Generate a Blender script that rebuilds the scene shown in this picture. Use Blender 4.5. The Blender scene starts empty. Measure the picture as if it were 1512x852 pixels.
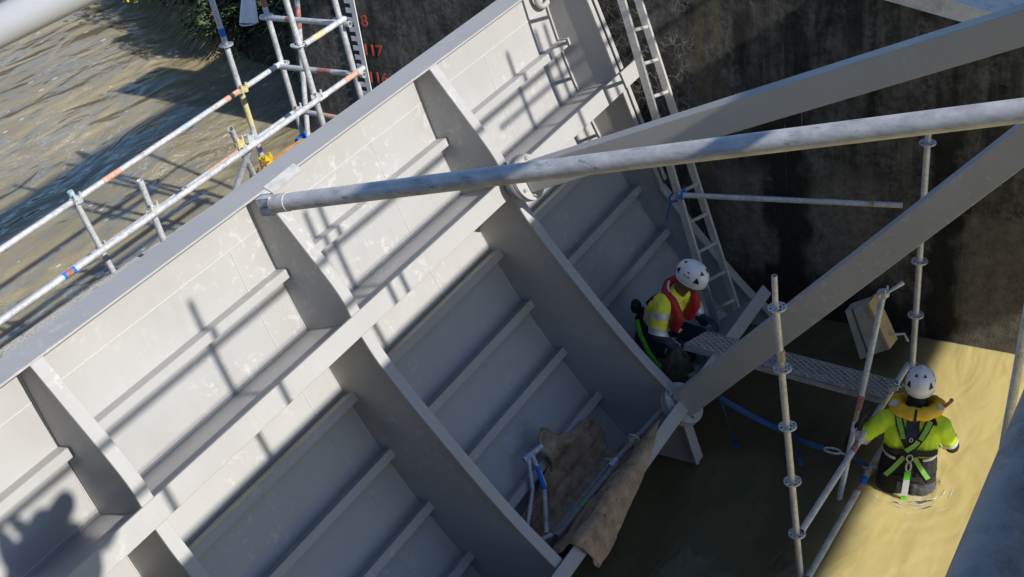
import bpy, bmesh, math, random
from mathutils import Vector, Matrix, noise
from mathutils.bvhtree import BVHTree
random.seed(7)
V = Vector
S = bpy.context.scene
COL = S.collection
rad = math.radians

# ------------------------------------------------------------------ mesh helpers
ORG = {}                                    # world position of each object's origin
class MB:
    """collects shapes, then links them as ONE mesh object"""
    def __init__(s): s.v = []; s.f = []; s.sm = []
    def add(s, vs, fs, smooth=False):
        o = len(s.v); s.v += [V(p) for p in vs]
        s.f += [tuple(i + o for i in f) for f in fs]; s.sm += [smooth] * len(fs); return s
    def box(s, c, size, ax=None):
        a = ax or (V((1, 0, 0)), V((0, 1, 0)), V((0, 0, 1)))
        c = V(c); vs = []
        for i in (-.5, .5):
            for j in (-.5, .5):
                for k in (-.5, .5): vs.append(c + a[0] * size[0] * i + a[1] * size[1] * j + a[2] * size[2] * k)
        return s.add(vs, [(0, 1, 3, 2), (4, 6, 7, 5), (0, 4, 5, 1), (2, 3, 7, 6), (0, 2, 6, 4), (1, 5, 7, 3)])
    def hexa(s, a, b):
        """solid between two equal polygons"""
        n = len(a)
        return s.add(list(a) + list(b), [tuple(range(n - 1, -1, -1)), tuple(range(n, 2 * n))] + [(i, (i + 1) % n, n + (i + 1) % n, n + i) for i in range(n)])
    def prism(s, poly, x0, x1):
        return s.hexa([(x0, p[0], p[1]) for p in poly], [(x1, p[0], p[1]) for p in poly])
    def tube(s, pts, r, n=12, cap=True, hollow=False):
        pts = [V(p) for p in pts]; rs = r if isinstance(r, (list, tuple)) else [r] * len(pts)
        vs = []; fs = []; last = None
        for i, p in enumerate(pts):
            d = (pts[min(i + 1, len(pts) - 1)] - pts[max(i - 1, 0)]).normalized()
            if last is None:
                u = d.orthogonal().normalized()
            else:
                u = (last - d * last.dot(d)).normalized()
            last = u; w = d.cross(u)
            for k in range(n):
                a = 2 * math.pi * k / n; vs.append(p + (u * math.cos(a) + w * math.sin(a)) * rs[i])
        for i in range(len(pts) - 1):
            for k in range(n):
                fs.append((i * n + k, i * n + (k + 1) % n, (i + 1) * n + (k + 1) % n, (i + 1) * n + k))
        s.add(vs, fs, True)
        if cap:
            if hollow:
                for end, q, dr in ((0, pts[0], pts[1] - pts[0]), (len(pts) - 1, pts[-1], pts[-2] - pts[-1])):
                    dr = dr.normalized(); base = vs[end * n:(end + 1) * n]
                    inn = [q + (b - q) * .82 for b in base]; deep = [p + dr * .06 for p in inn]
                    m = base + inn + deep
                    s.add(m, [(k, (k + 1) % n, n + (k + 1) % n, n + k) for k in range(n)] + [(n + k, n + (k + 1) % n, 2 * n + (k + 1) % n, 2 * n + k) for k in range(n)] + [tuple(range(2 * n, 3 * n))])
            else:
                s.add(vs[:n], [tuple(range(n - 1, -1, -1))]); s.add(vs[-n:], [tuple(range(n))])
        return s
    def disc(s, c, d, r, t, n=24):
        d = V(d).normalized(); c = V(c)
        s.tube([c - d * t / 2, c + d * t / 2], r, n); 
        return s
    def ribbon(s, pts, sides, w, t=.003):
        """flat strap along pts, sides = unit vectors across it"""
        pts = [V(p) for p in pts]; n = len(pts); vs = []; fs = []
        for i, p in enumerate(pts):
            d = (pts[min(i + 1, n - 1)] - pts[max(i - 1, 0)]).normalized(); sd = V(sides[i]).normalized(); nm = d.cross(sd).normalized()
            vs += [p - sd * w / 2, p + sd * w / 2, p + sd * w / 2 + nm * t, p - sd * w / 2 + nm * t]
        for i in range(n - 1):
            a = 4 * i; b = a + 4
            for k in range(4): fs.append((a + k, a + (k + 1) % 4, b + (k + 1) % 4, b + k))
        fs += [(3, 2, 1, 0), (4 * n - 4, 4 * n - 3, 4 * n - 2, 4 * n - 1)]
        return s.add(vs, fs)
    def blob(s, c, r, n=10, m=7):
        c = V(c); r = r if isinstance(r, (tuple, list)) else (r, r, r); vs = [c + V((0, 0, r[2]))]; fs = []
        for i in range(1, m):
            t = math.pi * i / m
            for k in range(n):
                a = 2 * math.pi * k / n; vs.append(c + V((r[0] * math.sin(t) * math.cos(a), r[1] * math.sin(t) * math.sin(a), r[2] * math.cos(t))))
        vs.append(c - V((0, 0, r[2])))
        for k in range(n): fs.append((0, 1 + k, 1 + (k + 1) % n))
        for i in range(m - 2):
            for k in range(n): fs.append((1 + i * n + k, 1 + (i + 1) * n + k, 1 + (i + 1) * n + (k + 1) % n, 1 + i * n + (k + 1) % n))
        e = len(vs) - 1; o = 1 + (m - 2) * n
        for k in range(n): fs.append((e, o + (k + 1) % n, o + k))
        return s.add(vs, fs, True)
    def build(s, name, mat, parent=None, bevel=0, fix=True):
        me = bpy.data.meshes.new(name); off = ORG[parent.name] if parent else V((0, 0, 0))
        me.from_pydata([tuple(p - off) for p in s.v], [], s.f)
        me.polygons.foreach_set('use_smooth', s.sm)
        if fix:
            bm = bmesh.new(); bm.from_mesh(me); bmesh.ops.recalc_face_normals(bm, faces=bm.faces); bm.to_mesh(me); bm.free()
        me.materials.append(mat); me.update()
        o = bpy.data.objects.new(name, me); COL.objects.link(o)
        ORG[o.name] = off
        if parent: o.parent = parent
        if bevel:
            b = o.modifiers.new('edge', 'BEVEL'); b.width = bevel; b.segments = 1; b.limit_method = 'ANGLE'; b.angle_limit = rad(40)
        return o

def tag(o, label=None, cat=None, group=None, kind=None):
    for k, v in (('label', label), ('category', cat), ('group', group), ('kind', kind)):
        if v: o[k] = v
    return o
def thing(name, loc, label, cat, group=None):
    o = bpy.data.objects.new(name, None); COL.objects.link(o); o.location = loc; o.empty_display_size = .1
    ORG[o.name] = V(loc); return tag(o, label, cat, group)
def copy_part(o, parent, shift):
    c = o.copy(); COL.objects.link(c); c.parent = parent; c.location = o.location + V(shift)
    for ch in list(o.children):
        g = ch.copy(); COL.objects.link(g); g.parent = c; g.location = ch.location
    return c

# ------------------------------------------------------------------ material helpers
def mat(name):
    m = bpy.data.materials.new(name); m.use_nodes = True; nt = m.node_tree
    return m, nt, nt.nodes['Principled BSDF']
class N:
    """tiny node builder"""
    def __init__(s, nt): s.nt = nt
    def new(s, t, **kw):
        n = s.nt.nodes.new(t)
        for k, v in kw.items():
            if hasattr(n, k): setattr(n, k, v)
        return n
    def link(s, a, b): s.nt.links.new(a, b)
    def pos(s, scale=(1, 1, 1), obj=False):
        src = s.new('ShaderNodeTexCoord').outputs['Object'] if obj else s.new('ShaderNodeNewGeometry').outputs['Position']
        mp = s.new('ShaderNodeMapping'); mp.inputs['Scale'].default_value = scale; s.link(src, mp.inputs[0]); return mp.outputs[0]
    def noise(s, vec, scale, detail=4, rough=.55, dist=0):
        n = s.new('ShaderNodeTexNoise'); n.inputs['Scale'].default_value = scale; n.inputs['Detail'].default_value = detail
        n.inputs['Roughness'].default_value = rough; n.inputs['Distortion'].default_value = dist; s.link(vec, n.inputs['Vector']); return n.outputs['Fac']
    def ramp(s, fac, stops):
        r = s.new('ShaderNodeValToRGB'); e = r.color_ramp.elements
        while len(e) < len(stops): e.new(.5)
        for el, (p, c) in zip(e, stops):
            el.position = p; el.color = (c, c, c, 1) if isinstance(c, (int, float)) else (*c, 1)
        s.link(fac, r.inputs[0]); return r.outputs[0]
    def mix(s, fac, a, b):
        m = s.new('ShaderNodeMix', data_type='RGBA')
        for i, x in ((0, fac), (6, a), (7, b)):
            if isinstance(x, (int, float)): m.inputs[i].default_value = x
            elif isinstance(x, tuple): m.inputs[i].default_value = (*x, 1)
            else: s.link(x, m.inputs[i])
        return m.outputs[2]
    def math(s, op, a, b=0, c=0, clamp=False):
        m = s.new('ShaderNodeMath', operation=op); m.use_clamp = clamp
        for i, x in enumerate((a, b, c)):
            if isinstance(x, (int, float)): m.inputs[i].default_value = x
            else: s.link(x, m.inputs[i])
        return m.outputs[0]
    def sep(s, v):
        n = s.new('ShaderNodeSeparateXYZ'); s.link(v, n.inputs[0]); return n.outputs
    def band(s, x, a, b, soft):
        """1 between a and b with soft edges"""
        def mr(lo, hi):
            n = s.new('ShaderNodeMapRange'); n.interpolation_type = 'SMOOTHSTEP'; s.link(x, n.inputs[0])
            n.inputs[1].default_value = lo; n.inputs[2].default_value = hi; return n.outputs[0]
        return s.math('MULTIPLY', mr(a - soft, a + soft), s.math('SUBTRACT', 1, mr(b - soft, b + soft)))
    def bump(s, bsdf, h, strength=.3, dist=.01):
        b = s.new('ShaderNodeBump'); b.inputs['Strength'].default_value = strength; b.inputs['Distance'].default_value = dist
        s.link(h, b.inputs['Height']); s.link(b.outputs[0], bsdf.inputs['Normal'])

def simple(name, col, rough=.6, metal=0., var=.12, scale=30, bump=0, bdist=.004, spec=.5, dirt=None, dscale=6):
    m, nt, b = mat(name); n = N(nt)
    p = n.pos(); f = n.noise(p, scale)
    lo = tuple(max(0, c * (1 - var)) for c in col); hi = tuple(min(1, c * (1 + var)) for c in col)
    c = n.ramp(f, [(.3, lo), (.7, hi)])
    if dirt:
        c = n.mix(n.ramp(n.noise(p, dscale, 6, .65), [(.52, 0), (.68, .85)]), c, dirt)
    n.link(c, b.inputs['Base Color']); b.inputs['Roughness'].default_value = rough; b.inputs['Metallic'].default_value = metal
    b.inputs['Specular IOR Level'].default_value = spec
    if bump: n.bump(b, n.noise(p, scale * 2, 5), bump, bdist)
    return m

M = {}
def gate_paint():
    m, nt, b = mat('grey_epoxy_paint'); n = N(nt); p = n.pos()
    c = n.ramp(n.noise(p, 1.7, 5), [(.3, (.372, .369, .363)), (.7, (.412, .409, .404))])
    # chalky smears and rubbed patches, only here and there
    patch = n.math('MULTIPLY', n.ramp(n.noise(p, 1.3, 3), [(.5, 0), (.62, 1)]), n.ramp(n.noise(p, 14, 5, .6, .6), [(.56, 0), (.62, 1)]))
    c = n.mix(n.math('MULTIPLY', patch, .38), c, (.62, .61, .58))
    streak = n.ramp(n.noise(n.pos((9, 1.2, 1.2)), 2.2, 4), [(.55, 0), (.75, 1)])
    c = n.mix(n.math('MULTIPLY', streak, .18), c, (.30, .29, .27))
    n.link(c, b.inputs['Base Color'])
    n.link(n.ramp(n.noise(p, 5, 4), [(.3, .38), (.7, .55)]), b.inputs['Roughness']); b.inputs['Specular IOR Level'].default_value = .4
    n.bump(b, n.noise(p, 9, 5), .12, .006); return m
M['paint'] = gate_paint()
M['weld'] = simple('weld_bead', (.50, .495, .485), .5, 0, .1, 80, .2)
M['bolt'] = simple('zinc_bolt', (.52, .52, .52), .4, .5, .1, 60)
def galv(name, col=(.62, .63, .64), metal=.25, rough=.42, dirt=(.26, .24, .21), dscale=9, amt=.6):
    m, nt, b = mat(name); n = N(nt); p = n.pos()
    v = n.new('ShaderNodeTexVoronoi'); v.inputs['Scale'].default_value = 70; n.link(p, v.inputs[0])
    f = n.math('ADD', n.math('MULTIPLY', n.sep(v.outputs['Color'])[0], .35), n.math('MULTIPLY', n.noise(p, 18, 5), .65))
    c = n.ramp(f, [(.25, tuple(x * .78 for x in col)), (.75, tuple(min(1, x * 1.2) for x in col))])
    c = n.mix(n.math('MULTIPLY', n.ramp(n.noise(p, dscale, 6, .7), [(.5, 0), (.66, 1)]), amt), c, dirt)
    n.link(c, b.inputs['Base Color']); b.inputs['Metallic'].default_value = metal
    n.link(n.ramp(f, [(.2, rough - .08), (.8, rough + .15)]), b.inputs['Roughness'])
    n.bump(b, n.noise(p, 40, 5), .15, .003); return m
M['galv'] = galv('galvanised_steel')
M['rail_near'] = galv('weathered_handrail', (.31, .295, .285), .1, .55, (.14, .125, .11), 18, .8)
M['galv_old'] = galv('weathered_galvanised_steel', (.58, .57, .54), .2, .5, (.30, .25, .17), 12, .55)
def big_tube():
    m, nt, b = mat('worn_galvanised_pipe'); n = N(nt); p = n.pos((1, .5, 1))
    c = n.ramp(n.noise(p, 30, 6, .7), [(.3, (.40, .40, .41)), (.7, (.74, .73, .70))])
    c = n.mix(n.ramp(n.noise(n.pos((1, .22, 1)), 42, 6, .75), [(.58, 0), (.66, .65)]), c, (.09, .10, .15))
    c = n.mix(n.ramp(n.noise(n.pos((1, .35, 1)), 11, 3, .5), [(.70, 0), (.73, .8)]), c, (.03, .10, .42))
    c = n.mix(n.ramp(n.noise(n.pos((1, .5, 1)), 16, 5, .6), [(.70, 0), (.75, .8)]), c, (.35, .22, .10))
    n.link(c, b.inputs['Base Color']); b.inputs['Metallic'].default_value = .3; b.inputs['Roughness'].default_value = .48
    n.bump(b, n.noise(p, 90, 5), .3, .002); return m
M['pipe'] = big_tube()
M['alu'] = simple('ladder_aluminium', (.62, .61, .58), .42, .35, .15, 40, .1)
M['concrete'] = simple('pale_concrete', (.42, .41, .38), .9, 0, .35, 60, .6, .01, .2, (.2, .19, .16), 14)
M['coping'] = simple('smooth_concrete_coping', (.68, .67, .63), .8, 0, .1, 20, .3, .006, .3, (.45, .42, .34), 4)
M['plank'] = simple('galvanised_plank', (.34, .32, .30), .6, .2, .25, 25, .2, .004, .4, (.22, .18, .13), 7)
M['timber'] = simple('orange_timber', (.55, .27, .08), .8, 0, .25, 12, .2)
M['board'] = simple('weathered_formwork', (.46, .46, .43), .85, 0, .15, 9, .3, .004, .2, (.3, .29, .26), 4)
M['ply_edge'] = simple('plywood_edge', (.5, .38, .2), .8, 0, .2, 30)
M['hivis_lime'] = simple('lime_shirt', (.68, .96, .04), .75, 0, .06, 12)
M['hivis_yellow'] = simple('yellow_shirt', (.90, .88, .07), .75, 0, .08, 12)
M['navy'] = simple('navy_cloth', (.03, .037, .075), .8, 0, .3, 25)
M['black'] = simple('black_cloth', (.014, .014, .016), .75, 0, .3, 25)
M['grey_wader'] = simple('dark_grey_wader', (.06, .06, .07), .6, 0, .3, 10)
M['skin'] = simple('brown_skin', (.20, .10, .06), .55, 0, .08, 20)
M['glove'] = simple('dark_glove', (.03, .035, .05), .7, 0, .3, 40)
M['boot'] = simple('dark_boot', (.03, .028, .025), .6, 0, .3, 30)
M['helmet'] = simple('white_helmet_shell', (.88, .89, .90), .25, 0, .02, 8, 0, 0, .5)
M['vent'] = simple('black_plastic', (.015, .016, .02), .4, 0, .1, 20)
M['jacket_yellow'] = simple('yellow_life_jacket', (.90, .55, .03), .6, 0, .1, 14, .2)
M['jacket_red'] = simple('red_life_jacket', (.45, .015, .03), .6, 0, .15, 20, .2)
M['reflect'] = simple('silver_reflective_tape', (.62, .64, .70), .35, .2, .05, 30)
M['webbing_green'] = simple('green_webbing', (.24, .52, .10), .7, 0, .12, 90)
M['webbing_lime'] = simple('bright_green_lanyard', (.12, .58, .03), .75, 0, .35, 90)
M['webbing_blue'] = simple('blue_ratchet_webbing', (.01, .07, .22), .6, 0, .2, 80)
M['paint_blue'] = simple('blue_paint', (.02, .16, .62), .5, 0, .2, 30)
M['paint_red'] = simple('red_tape', (.36, .14, .11), .6, 0, .3, 40, 0, 0, .4, (.5, .48, .46), 45)
M['paint_orange'] = simple('orange_tape', (.56, .31, .22), .6, 0, .35, 60, 0, 0, .4, (.6, .55, .5), 45)
M['paint_yellow'] = simple('yellow_paint', (.62, .53, .26), .5, 0, .2, 40, 0, 0, .4, (.6, .58, .52), 40)
M['paint_lightblue'] = simple('pale_blue_tape', (.36, .50, .60), .6, 0, .2, 40)
M['clamp_yellow'] = simple('yellow_clamp_paint', (.72, .50, .03), .5, 0, .25, 40, 0, 0, .4, (.3, .2, .1), 50)
M['tape_tan'] = simple('tan_tape', (.42, .33, .2), .6, 0, .3, 50)
M['paint_white'] = simple('white_paint', (.75, .74, .72), .6, 0, .06, 30)
M['rust'] = simple('rusty_coupler', (.22, .08, .045), .8, .2, .4, 60, .3)
M['red_numeral'] = simple('faded_red_paint', (.58, .11, .07), .8, 0, .35, 30)
M['pipe_paint'] = simple('satin_grey_pipe_paint', (.52, .52, .53), .38, 0, .05, 5, .05, .003)
M['bag'] = simple('brown_sack', (.10, .085, .05), .9, 0, .4, 30, .6, .01)
def burlap():
    m, nt, b = mat('brown_blanket'); n = N(nt); p = n.pos()
    c = n.ramp(n.noise(p, 7, 6, .65), [(.3, (.19, .135, .09)), (.5, (.36, .26, .175)), (.72, (.52, .39, .27))])
    c = n.mix(n.ramp(n.noise(p, 34, 4), [(.62, 0), (.7, .7)]), c, (.05, .035, .025))
    n.link(c, b.inputs['Base Color']); b.inputs['Roughness'].default_value = .95; b.inputs['Specular IOR Level'].default_value = .1
    n.bump(b, n.math('ADD', n.noise(p, 120, 3), n.math('MULTIPLY', n.noise(p, 14, 5), 3)), .6, .006); return m
M['burlap'] = burlap()
def wall_mat():
    m, nt, b = mat('stained_concrete'); n = N(nt); p = n.pos(); x, y, z = n.sep(p)
    wob = n.math('MULTIPLY', n.math('SUBTRACT', n.noise(p, 3, 5), .5), .5)
    yw = n.math('ADD', y, wob); zw = n.math('ADD', z, wob)
    st = n.noise(n.pos((1, 4.2, .35)), 1.6, 7, .68)              # run-off streaks
    fine = n.noise(p, 7, 10, .78)
    f = n.math('ADD', n.math('MULTIPLY', st, .42), n.math('MULTIPLY', fine, .58))
    c = n.ramp(f, [(.33, (.016, .016, .016)), (.42, (.065, .062, .056)), (.50, (.13, .124, .11)), (.58, (.23, .22, .195)), (.68, (.40, .39, .35))])
    blot = n.math('MULTIPLY', n.ramp(n.noise(n.pos((1, 1.6, .8)), 2.3, 5, .6, .5), [(.48, 0), (.60, 1)]), n.ramp(n.noise(p, 19, 6, .7), [(.45, 0), (.6, 1)]))
    c = n.mix(n.math('MULTIPLY', blot, .55), c, (.34, .33, .30))
    dk = n.ramp(n.noise(n.pos((1, 2.4, .5)), 1.3, 4, .6, .4), [(.50, 0), (.64, 1)])
    c = n.mix(n.math('MULTIPLY', dk, .75), c, (.015, .015, .015))
    # bare paler concrete below the old water line
    pale = n.math('MULTIPLY', n.band(yw, 3.15, 4.65, .12), n.band(zw, .52, 1.5, .16))
    pale2 = n.math('MULTIPLY', n.band(yw, 1.2, 2.45, .1), n.band(z, -.1, 1.29, .012))
    pc = n.ramp(n.noise(p, 12, 7, .7), [(.3, (.13, .12, .10)), (.7, (.40, .375, .32))])
    c = n.mix(n.math('MULTIPLY', n.math('ADD', pale, n.math('MULTIPLY', pale2, .75), clamp=True), .85), c, pc)
    # wet black runs
    wet = n.math('ADD', n.band(yw, 3.82, 4.17, .07), n.band(yw, 2.5, 2.74, .05), clamp=True)
    wet = n.math('MULTIPLY', wet, n.band(z, -1, 2.2, .4))
    wet = n.math('ADD', wet, n.math('MULTIPLY', n.band(zw, -1, .36, .14), n.band(y, 2.75, 9, .3)), clamp=True)
    c = n.mix(n.math('MULTIPLY', wet, .9), c, (.008, .009, .007))
    # two olive lime runs
    ys = n.math('ADD', y, n.math('MULTIPLY', wob, .06))
    ol = n.math('ADD', n.band(ys, 4.715, 4.78, .03), n.band(ys, 4.57, 4.62, .025))
    ol = n.math('MULTIPLY', n.math('MULTIPLY', ol, n.band(z, 1.2, 6, .35)), n.ramp(fine, [(.3, .35), (.7, 1)]))
    ol = n.math('MULTIPLY', ol, n.ramp(st, [(.35, .45), (.55, 1)]))
    c = n.mix(n.math('MULTIPLY', ol, .85), c, (.22, .195, .10))
    # white lime bleeding out of crazed cracks
    mp = n.new('ShaderNodeVectorMath', operation='ADD'); n.link(p, mp.inputs[0])
    dn = n.new('ShaderNodeTexNoise'); dn.inputs['Scale'].default_value = 7; n.link(p, dn.inputs[0])
    sc = n.new('ShaderNodeVectorMath', operation='SCALE'); sc.inputs['Scale'].default_value = .22; n.link(dn.outputs['Color'], sc.inputs[0]); n.link(sc.outputs[0], mp.inputs[1])
    vo = n.new('ShaderNodeTexVoronoi', feature='DISTANCE_TO_EDGE'); vo.inputs['Scale'].default_value = 10; n.link(mp.outputs[0], vo.inputs['Vector'])
    cr = n.math('SUBTRACT', 1, n.ramp(vo.outputs['Distance'], [(.02, 0), (.055, 1)]))
    cm = n.math('MULTIPLY', n.math('MULTIPLY', n.band(yw, 4.85, 5.65, .12), n.band(zw, 1.9, 3.4, .2)), n.ramp(n.noise(p, 4, 3), [(.42, 0), (.52, 1)]))
    c = n.mix(n.math('MULTIPLY', n.math('MULTIPLY', cr, cm), .95), c, (.42, .40, .36))
    # thin white drips
    dr = n.math('MULTIPLY', n.ramp(n.noise(n.pos((1, 16, .12)), 2.1, 3), [(.69, 0), (.72, 1)]), n.ramp(n.noise(p, 2.2, 3), [(.5, 0), (.6, 1)]))
    c = n.mix(n.math('MULTIPLY', dr, .5), c, (.36, .34, .30))
    # form joint
    jt = n.math('MULTIPLY', n.band(z, 1.292, 1.312, .006), n.band(y, -9, 2.6, .05))
    c = n.mix(n.math('MULTIPLY', jt, .5), c, (.22, .20, .15))
    n.link(c, b.inputs['Base Color'])
    n.link(n.ramp(wet, [(0, .9), (1, .45)]), b.inputs['Roughness']); b.inputs['Specular IOR Level'].default_value = .25
    h = n.math('ADD', n.math('ADD', n.noise(p, 26, 7, .75), n.math('MULTIPLY', n.noise(p, 5, 5), 1.2)), n.math('MULTIPLY', n.noise(p, 75, 3, .6), .55))
    n.bump(b, h, 1, .06); return m
M['wall'] = wall_mat()
def water(name, col, deep, rip, sc, foam=0., shade_tint=None, strength=.25, dist=.05, sss=.6, stretch=(1, 1, 1), rot=0, det=5, rings=False, sscale=.2, spec=.5):
    m, nt, b = mat(name); n = N(nt); p = n.pos()
    mp = n.new('ShaderNodeMapping'); mp.inputs['Scale'].default_value = stretch; mp.inputs['Rotation'].default_value = (0, 0, rot)
    n.link(p, mp.inputs[0]); q = mp.outputs[0]
    c = n.ramp(n.noise(q, .9, 4, .6, .8), [(.3, deep), (.7, col)])
    if foam:
        v = n.new('ShaderNodeTexVoronoi'); v.inputs['Scale'].default_value = 5.5; n.link(q, v.inputs[0])
        sz = n.math('MULTIPLY', n.sep(v.outputs['Color'])[0], .23)
        fl = n.math('MULTIPLY', n.math('LESS_THAN', v.outputs['Distance'], n.math('SUBTRACT', sz, .04)), n.ramp(n.noise(p, .7, 3), [(.40, 0), (.5, 1)]))
        sky_streaks = n.math('MULTIPLY', n.ramp(n.noise(q, 2.2, 6, .6, 1.5), [(.488, 0), (.5, 1), (.512, 0)]), n.ramp(n.noise(p, .6, 2), [(.45, 0), (.6, 1)]))  # pale streaks painted in for sky reflected by the ripples
        c = n.mix(n.math('MULTIPLY', n.math('MAXIMUM', fl, n.math('MULTIPLY', sky_streaks, .7)), foam), c, (.62, .62, .60))
    if shade_tint:  # clearer water by the gate, painted darker to deepen the bridge's shade
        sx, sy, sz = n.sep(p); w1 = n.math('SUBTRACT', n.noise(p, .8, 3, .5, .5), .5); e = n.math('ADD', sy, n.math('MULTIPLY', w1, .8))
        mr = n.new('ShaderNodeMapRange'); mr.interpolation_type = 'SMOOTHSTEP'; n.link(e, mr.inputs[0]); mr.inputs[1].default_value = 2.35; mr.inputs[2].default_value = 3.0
        c = n.mix(mr.outputs[0], c, n.ramp(n.noise(q, 1.1, 4, .6, 1), [(.3, shade_tint), (.7, tuple(k * 1.5 for k in shade_tint))]))
    n.link(c, b.inputs['Base Color']); b.inputs['Roughness'].default_value = .08; b.inputs['IOR'].default_value = 1.33
    b.inputs['Subsurface Weight'].default_value = sss; b.inputs['Subsurface Radius'].default_value = (.42, .26, .08); b.inputs['Subsurface Scale'].default_value = sscale; b.inputs['Specular IOR Level'].default_value = spec
    h = n.math('ADD', n.noise(q, sc, det, .5, .9), n.math('MULTIPLY', n.noise(q, sc * .33, 2, .5, .5), 2))
    h = n.math('ADD', h, n.math('MULTIPLY', n.noise(q, sc * 3.1, 2, .5, .6), .22))
    if rings:
        dd = n.new('ShaderNodeVectorMath', operation='DISTANCE'); n.link(p, dd.inputs[0]); dd.inputs[1].default_value = (8.33, 2.33, 0)
        wv = n.math('ADD', dd.outputs['Value'], n.math('MULTIPLY', n.noise(p, 4, 2), .12))
        h = n.math('ADD', h, n.math('MULTIPLY', n.math('SINE', n.math('MULTIPLY', wv, 42)), n.math('MULTIPLY', n.math('POWER', 2.718, n.math('MULTIPLY', dd.outputs['Value'], -2.8)), .3)))
    n.bump(b, h, strength, dist); return m
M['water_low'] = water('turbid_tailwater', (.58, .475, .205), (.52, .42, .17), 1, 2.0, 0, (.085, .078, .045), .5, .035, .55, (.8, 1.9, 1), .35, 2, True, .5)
M['water_up'] = water('brown_river_water', (.36, .305, .185), (.26, .22, .135), 1, 1.5, .9, None, .85, .10, .8, (.7, 1.5, 1), .2, 1.5, False, .9, .85)
M['foam'] = simple('white_foam', (.62, .58, .45), .6, 0, .2, 30)
M['soil'] = simple('bank_soil', (.06, .05, .032), .95, 0, .4, 6, .6, .05, .1)
M['leaf'] = simple('dark_leaf', (.05, .078, .025), .6, 0, .5, 9)
M['leaf_b'] = simple('olive_leaf', (.115, .13, .04), .6, 0, .5, 9)
M['straw'] = simple('dry_grass', (.42, .33, .17), .8, 0, .4, 7)
M['flower'] = simple('yellow_flower', (.6, .48, .03), .7, 0, .2, 9)
M['land'] = simple('land_grass', (.07, .075, .03), .95, 0, .4, 2, .4, .05, .1)
M['deck'] = simple('deck_concrete', (.3, .29, .27), .9, 0, .2, 10)

# ------------------------------------------------------------------ setting: water, banks
X_WALL = 10.33
def sheet(name, x0, x1, y0, y1, z, m):
    o = MB().add([(x0, y0, z), (x1, y0, z), (x1, y1, z), (x0, y1, z)], [(0, 1, 2, 3)]).build(name, M[m], fix=False); return tag(o, kind='structure')
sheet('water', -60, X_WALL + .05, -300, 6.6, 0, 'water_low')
sheet('upstream_water', -300, 300, 6.5, 400, 1.2, 'water_up')

def shore(y): return 10.95 + .48 * (y - 9.5) + .25 * noise.noise(V((y * .9, 3.1, 0))) if y < 30 else 20.8 + .2 * (y - 30)
def bank_h(x, y):
    d = x - shore(y)
    if d < 0: return 1.2 + d * 1.2
    h = 1.2 + min(1.5, d * 2.2) + min(3.2, max(0, d - .5) * .55)
    return h + .18 * noise.noise(V((x * .8, y * .8, 0)))
mb = MB(); nx, ny = 46, 60; vs = []
for j in range(ny):
    y = 9.36 + (j / (ny - 1)) ** 1.7 * 120
    for i in range(nx):
        t = i / (nx - 1); x = shore(y) - .8 + 3.5 * t + 60 * max(0, t - .55) ** 2
        if y < 9.5: x = max(x, X_WALL + .72)
        vs.append((x, y, bank_h(x, y)))
mb.add(vs, [(j * nx + i, j * nx + i + 1, (j + 1) * nx + i + 1, (j + 1) * nx + i) for j in range(ny - 1) for i in range(nx - 1)], True)
tag(mb.build('riverbank', M['soil'], fix=False), kind='structure')
o = MB().add([(X_WALL + .72, -300, 2.2), (300, -300, 2.2), (300, 9.4, 3.0), (X_WALL + .72, 9.4, 3.0)], [(0, 1, 2, 3)]).build('ground', M['land'], fix=False); tag(o, kind='structure')
o = MB().add([(-60, -300, 2.0), (-60, 400, 2.0), (-300, 400, 2.4), (-300, -300, 2.4)], [(0, 1, 2, 3)]).build('far_bank', M['land'], fix=False); tag(o, kind='structure')

# ------------------------------------------------------------------ the pier wall
def wall_top(y): return 2.45 if y < 0 else (2.45 + .2255 * y if y < 5.6 else 3.71 - .10 * min(4, y - 5.6))
wt = thing('pier_wall', (X_WALL, 4, 0), 'tall dark concrete pier wall streaked with damp, lime and moss', 'wall')
prof = [(-14, -2)] + [(9.36, -2), (9.36, wall_top(9.36)), (5.6, 3.71), (0, wall_top(0)), (-14, 2.45)]
MB().prism([(p[0], p[1]) for p in prof], X_WALL, X_WALL + .7).build('wall_face', M['wall'], wt)
cp = MB()
for a, b_ in ((-14, 0), (0, 5.6), (5.6, 9.36)):
    za, zb = wall_top(a + 1e-6), wall_top(b_ - 1e-6)
    e = .0015 * (a == 0)
    cp.prism([(a, za - .005 - e), (b_, zb - .005 - e), (b_, zb + .14 + e), (a, za + .14 + e)], X_WALL - .03 - e, X_WALL + .74)
cp.build('coping', M['coping'], wt)
MB().tube([(X_WALL - .012, 2.2, 2.47), (X_WALL + .1, 2.2, 2.47)], .036, 14).build('drain_hole', M['vent'], wt)
def text_mesh(body, size, name, mat_, parent, loc):
    cu = bpy.data.curves.new(name, 'FONT'); cu.body = body; cu.size = size; cu.extrude = .002; cu.offset = .003
    t = bpy.data.objects.new('lettering', cu); COL.objects.link(t); dg = bpy.context.evaluated_depsgraph_get()
    me = bpy.data.meshes.new_from_object(t.evaluated_get(dg)); bpy.data.objects.remove(t)
    me.materials.clear(); me.materials.append(mat_); me.name = name
    R = Matrix(((0, 0, -1), (-1, 0, 0), (0, 1, 0))).to_4x4()
    me.transform(R); o = bpy.data.objects.new(name, me); COL.objects.link(o)
    o.parent = parent; o.location = V(loc) - ORG[parent.name]; return o
for s_, y, z in (('8', 8.40, 2.50), ('117', 8.45, 2.19), ('116', 8.45, 1.89)):
    text_mesh(s_, .165, 'painted_number', M['red_numeral'], wt, (X_WALL - .004, y, z))
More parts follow.
